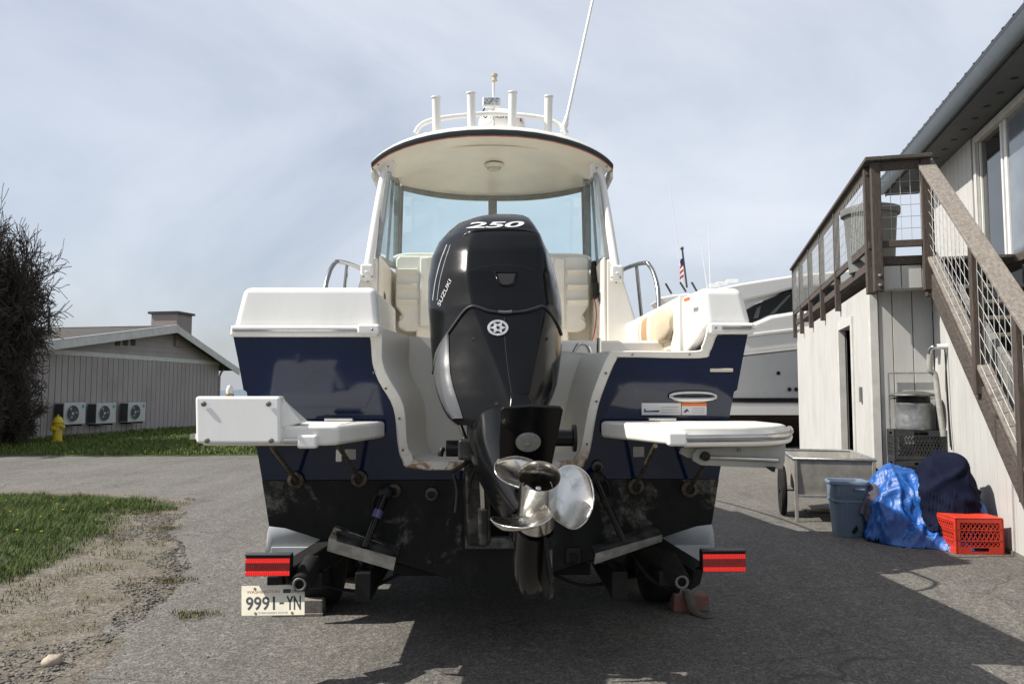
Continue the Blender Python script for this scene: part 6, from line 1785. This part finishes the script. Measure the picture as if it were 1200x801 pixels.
for k in range(7):
    u0 = k / 7; a0 = ft.lerp(fd, u0); a1 = ft.lerp(fd, (k + 1) / 7)
    w_ = .10; dz = -.08
    A = [a0 + Vector((-.005, .0, 0)), a0 + Vector((-w_ * (.7 + .3 * u0), .04, dz)), a1 + Vector((-w_ * (.75 + .3 * u0), .05, dz)), a1 + Vector((-.005, 0, 0))]
    CB().add(A, [(0, 1, 2, 3)]).build('flag_stripe', fred if k % 2 == 0 else fwh, flag, smooth=0, solid=.003)
A = [ft + Vector((-.002, -.012, 0)), ft + Vector((-.07, -.01, -.05)), ft.lerp(fd, .36) + Vector((-.07, -.01, -.06)), ft.lerp(fd, .36) + Vector((-.002, -.012, 0))]
CB().add(A, [(0, 1, 2, 3)]).build('flag_canton', fbl, flag, smooth=0, solid=.003)
for px, py in ((912, 437), (925, 456), (933, 456)): CB().lathe([(.05, 0), (.05, .02)], Cq(px, py, YC + .04), (0, -1, 0), 10).build('hull_outlet', blackp, cru)
for px, py in ((838, 336), (846, 334), (858, 331)): CB().box(Cq(px, py - 2, YC + 1.2), (.30, .2, .06)).build('roof_fitting', hw, cru, bevel=.02)
# ================================================================== plants, gravel
def leafmat(name, cols, rough=.7, trans=.25):
    m, t, b = base(name)
    oi = N(t, 'ShaderNodeNewGeometry'); c = ramp(t, oi.outputs['Random Per Island'], [(i / (len(cols) - 1), q) for i, q in enumerate(cols)])
    t.links.new(c, b.inputs['Base Color']); b.inputs['Roughness'].default_value = rough; b.inputs['Specular IOR Level'].default_value = .25
    return m
grassm = leafmat('grass_blades', [(.030, .066, .008), (.050, .10, .012), (.078, .125, .018), (.12, .13, .038), (.036, .078, .010)])
drym = leafmat('dry_blades', [(.07, .085, .022), (.11, .105, .035), (.16, .135, .06), (.055, .08, .016)])
rng = np.random.default_rng(11)
def blades(P, h0, h1, w, name, mat, lean=.5, zf=None):
    n = len(P); a = rng.uniform(0, 2 * math.pi, n); h = rng.uniform(h0, h1, n) * (zf if zf is not None else 1); l = rng.uniform(.15, lean, n) * h
    d = np.stack([np.cos(a), np.sin(a)], 1); s = np.stack([-np.sin(a), np.cos(a)], 1) * (w * rng.uniform(.6, 1.3, n))[:, None]
    b0 = np.c_[P[:, :2] - s, P[:, 2] - .005]; b1 = np.c_[P[:, :2] + s, P[:, 2] - .005]
    mid = P[:, :2] + d * (l * .35)[:, None]
    m0 = np.c_[mid - s * .8, P[:, 2] + h * .6]; m1 = np.c_[mid + s * .8, P[:, 2] + h * .6]
    tip = np.c_[P[:, :2] + d * l[:, None], P[:, 2] + h]
    V = np.stack([b0, b1, m1, m0, tip], 1).reshape(-1, 3)
    base_i = np.arange(n) * 5
    me = bpy.data.meshes.new(name)
    q = np.stack([base_i, base_i + 1, base_i + 2, base_i + 3], 1); t = np.stack([base_i + 3, base_i + 2, base_i + 4], 1)
    loops = np.concatenate([np.concatenate([q, t], 1).reshape(-1)])
    me.vertices.add(len(V)); me.vertices.foreach_set('co', V.reshape(-1))
    me.loops.add(len(loops)); me.loops.foreach_set('vertex_index', loops.astype(np.int32))
    st = np.stack([np.arange(n) * 7, np.arange(n) * 7 + 4], 1).reshape(-1).astype(np.int32)
    me.polygons.add(2 * n); me.polygons.foreach_set('loop_start', st)
    me.polygons.foreach_set('loop_total', np.tile([4, 3], n).astype(np.int32))
    me.update(calc_edges=True); me.validate()
    me.materials.append(mat)
    o = bpy.data.objects.new(name, me); COL.objects.link(o); o['kind'] = 'stuff'
    return o
def nz(x, y, s, o=0): return mnoise.noise((x * s, y * s, o))
def scatter(n, x0, x1, y0, y1, test, nearbias=1.0):
    X_ = rng.uniform(x0, x1, n); Y_ = y0 + (y1 - y0) * rng.uniform(0, 1, n) ** nearbias
    P = np.stack([X_, Y_], 1); return P[test(P)]
sdL = lambda P: sdf(P, LG)
sdV = lambda P: sdf(P, VP)
nzv = lambda P, s, o: np.array([nz(x, y, s, o) for x, y in P])
P = scatter(170000, -9.5, -3.6, 3.8, 10.4, lambda P: (sdL(P) + .38 * nzv(P, 1.1, 3) + .16 * nzv(P, 4, 6) + rng.normal(0, .10, len(P))) > .05)
Z = np.array([verge_h(x, y, d) for (x, y), d in zip(P, sdV(P))])
ok = Z > 0; P3 = np.c_[P, Z][ok]
hv = np.clip(.75 + .9 * nzv(P3[:, :2], 1.9, 4) + .5 * nzv(P3[:, :2], 6, 8) + .6 * np.clip(sdL(P3[:, :2]) - .2, -.5, .6), .25, 1.7)
blades(P3, .03, .095, .0024, 'grass', grassm, 1.3, hv)
P = scatter(60000, -9.5, -2.6, 3.4, 10.6, lambda P: ((sdL(P) > -.75) & (sdL(P) < .5) & (nzv(P, 3.2, 1) + .3 * nzv(P, 11, 2) > -.02 + .30 * np.clip(-sdL(P), 0, 1))))
Z = np.array([verge_h(x, y, d) for (x, y), d in zip(P, sdV(P))]); ok = Z > 0
blades(np.c_[P, Z][ok], .012, .04, .0025, 'dry_grass', drym, 1.6)
# small tufts at the asphalt edge
tuft_pts = [(200, 682, .12), (226, 722, .10), (138, 640, .2), (150, 660, .14), (85, 700, .22), (195, 620, .12), (20, 745, .25)]
allp_ = []
for px, py, r in tuft_pts:
    c = W.z(px, py, 0); n = int(420 * r / .15)
    a = rng.uniform(0, 6.28, n); rr2 = r * np.sqrt(rng.uniform(0, 1, n)) * (1 + .4 * np.sin(a * 3))
    allp_.append(np.stack([c.x + rr2 * np.cos(a) * 1.3, c.y + rr2 * np.sin(a) * .8, np.full(n, .014)], 1))
blades(np.concatenate(allp_), .008, .028, .0022, 'weed_tufts', drym, 1.8)
# bank over the road
P = scatter(60000, -26, -4.0, 17.5, 27, lambda P: np.ones(len(P), bool), 1.6)
Z = np.array([bank_z(x, y) for x, y in P])
ok = Z > .02
blades(np.c_[P, Z][ok], .04, .11, .010, 'bank_grass', leafmat('bank_blades', [(.05, .10, .012), (.08, .13, .02), (.12, .155, .03), (.16, .15, .05)]), .8)
# gravel: many small stones
def stones(P, s0, s1, name, cols):
    b = bmesh.new(); bmesh.ops.create_icosphere(b, subdivisions=1, radius=1)
    v0 = np.array([v.co[:] for v in b.verts]); f0 = np.array([[v.index for v in f.verts] for f in b.faces]); b.free()
    n = len(P); s = s0 * (s1 / s0) ** rng.uniform(0, 1, n) ** 2.0
    sc = s[:, None] * rng.uniform(.6, 1.2, (n, 3)); sc[:, 2] *= .65
    a = rng.uniform(0, 6.28, n)
    V = v0[None] * (1 + rng.uniform(-.22, .22, (n, len(v0), 1))) * sc[:, None, :]
    x = V[..., 0] * np.cos(a)[:, None] - V[..., 1] * np.sin(a)[:, None]; y = V[..., 0] * np.sin(a)[:, None] + V[..., 1] * np.cos(a)[:, None]
    V = np.stack([x + P[:, 0, None], y + P[:, 1, None], V[..., 2] + P[:, 2, None] + (sc[:, 2] * .3)[:, None]], -1).reshape(-1, 3)
    F = (f0[None] + (np.arange(n) * len(v0))[:, None, None]).reshape(-1, 3)
    me = bpy.data.meshes.new(name); me.from_pydata(V.tolist(), [], F.tolist()); me.materials.append(leafmat(name + '_stone', cols, .95))
    o = bpy.data.objects.new(name, me); COL.objects.link(o); o['kind'] = 'stuff'; return o
band = lambda P: (lambda d: (d > -.06 + .06 * nzv(P, 4, 9)) & (d < .34 + .6 * nzv(P, 1.4, 5)) & (sdL(P) < -.05))(sdV(P))
P = scatter(70000, -6.2, -2.0, 3.4, 9.3, band)
Z = np.array([max(verge_h(x, y, d), 0) for (x, y), d in zip(P, sdV(P))])
stones(np.c_[P, Z], .003, .017, 'gravel', [(.075, .07, .063), (.12, .112, .10), (.17, .157, .135), (.10, .093, .085), (.23, .21, .18)])
P = scatter(12000, -7.5, -1.2, 3.0, 9.5, lambda P: (sdL(P) < -.1) & (sdV(P) > -.7))
Z = np.array([max(verge_h(x, y, d), 0) for (x, y), d in zip(P, sdV(P))])
stones(np.c_[P, Z], .003, .010, 'loose_grit', [(.12, .11, .10), (.22, .20, .17), (.34, .31, .27)])
q = W.z(61, 779, .02)
st_o = MB().ball((0, 0, .03), (.05, .042, .035), 12, 8)
st_o.v = [tuple(Vector(v) * (1 + .18 * mnoise.noise(Vector(v) * 30))) for v in st_o.v]
st_o = st_o.build('stone', M('pale_stone', (.48, .40, .32), .9, var=.2, vs=30, bump=.5, bs=60), smooth=180)
st_o.location = (q.x, q.y, .01); tag(st_o, 'pale pinkish stone lying in the gravel edge of the verge', 'stone')
# dandelions in the grass
ylw = M('flower_yellow', (.72, .52, .02), .8)
fm = MB()
fp = scatter(160, -8.5, -4.2, 4.2, 10.0, lambda P: (sdL(P) > .15))
for x, y in fp[:70]:
    z_ = max(verge_z(x, y), 0) + rng.uniform(.05, .09); r_ = rng.uniform(.008, .014)
    fm.add([(x + r_ * math.cos(k), y + r_ * math.sin(k), z_ + .003 * (k % 2)) for k in range(6)] + [(x, y, z_ + .006)], [(k, (k + 1) % 6, 6) for k in range(6)])
fo_ = fm.build('dandelions', ylw, smooth=0, weld=False, kind='stuff')
# twiggy bush by the hydrant
q = W.z(-44, 524, .12)
SCL = (.52, .58, 1.0)
bush = thing('bare_shrub', 'tall dark twiggy shrub at the edge of the grass bank beside the hydrant', 'shrub', (q.x, q.y, .08))
bush.scale = SCL
bark = M('bark_dark', (.062, .048, .036), .9, var=.3, vs=9)
random.seed(21)
tw = MB(); trunk = MB(); fine_ = []
tips = []
def grow(p, d, r, L, lvl):
    n = 4; pts = [p]; rs = [r]
    for k in range(n):
        up = Vector((0, 0, .10 if lvl < 2 else -.02))
        d = (d + Vector((random.gauss(0, .13), random.gauss(0, .13), random.gauss(0, .12))) + up).normalized()
        p = p + d * (L / n); pts.append(p); rs.append(r * (1 - .6 * (k + 1) / n))
        if lvl < 4 and (k > 0 or lvl > 0):
            for _ in range(2 if lvl < 3 else 2):
                a = random.uniform(0, 6.28); ax = d.orthogonal().normalized(); ax.rotate(Matrix.Rotation(a, 3, d))
                nd = (d * random.uniform(.7, 1.1) + ax * random.uniform(.4, .85)).normalized()
                grow(p, nd, rs[-1] * .62, L * random.uniform(.5, .72), lvl + 1)
    rs = [max(q_, .0115) for q_ in rs]
    (trunk if lvl == 0 else tw).tube(pts, rs, 6 if lvl == 0 else 3, caps=False)
    if lvl >= 3: tips.append(pts)
for k in range(19):
    a = k * 2 * math.pi / 19 + random.uniform(-.2, .2); t_ = random.uniform(.02, .20)
    grow(Vector((.55 * math.cos(a), .55 * math.sin(a), 0)), Vector((math.cos(a) * t_, math.sin(a) * t_, 1)).normalized(), random.uniform(.05, .08), random.uniform(2.0, 2.9), 0)
for k in range(85):
    a = random.uniform(0, 6.28); t_ = random.uniform(.1, .8); r_ = random.uniform(.4, 2.2)
    grow(Vector((r_ * math.cos(a), r_ * math.sin(a), 0)), Vector((math.cos(a) * t_, math.sin(a) * t_, 1)).normalized(), random.uniform(.022, .034), random.uniform(.7, 1.25), 1)
trunk.build('trunk', bark, bush, smooth=60, weld=False)
def fast_mesh(mb, name, mat, parent):
    me = bpy.data.meshes.new(name); me.from_pydata(mb.v, [], mb.f); me.materials.append(mat)
    o = bpy.data.objects.new(name, me); COL.objects.link(o); o.parent = parent; o['kind'] = 'stuff'; return o
print('twig faces', len(tw.f), 'tips', len(tips))
fast_mesh(tw, 'twigs', bark, bush)
lf = MB()
for pts in tips:
    for p, q2 in zip(pts[:-1], pts[1:]):
        for _ in range(1):
            c = p.lerp(q2, random.random()); s_ = random.uniform(.012, .024)
            if random.random() < .45: continue
            d1 = Vector((random.gauss(0, 1), random.gauss(0, 1), random.gauss(0, 1))).normalized(); d2 = d1.orthogonal().normalized()
            lf.add([c, c + d1 * s_ + d2 * s_ * .4, c + d1 * s_ * 2, c + d1 * s_ - d2 * s_ * .4], [(0, 1, 2, 3)])
fast_mesh(lf, 'buds', leafmat('bud_leaves', [(.05, .045, .025), (.07, .075, .025), (.04, .05, .018), (.09, .085, .035)]), bush)
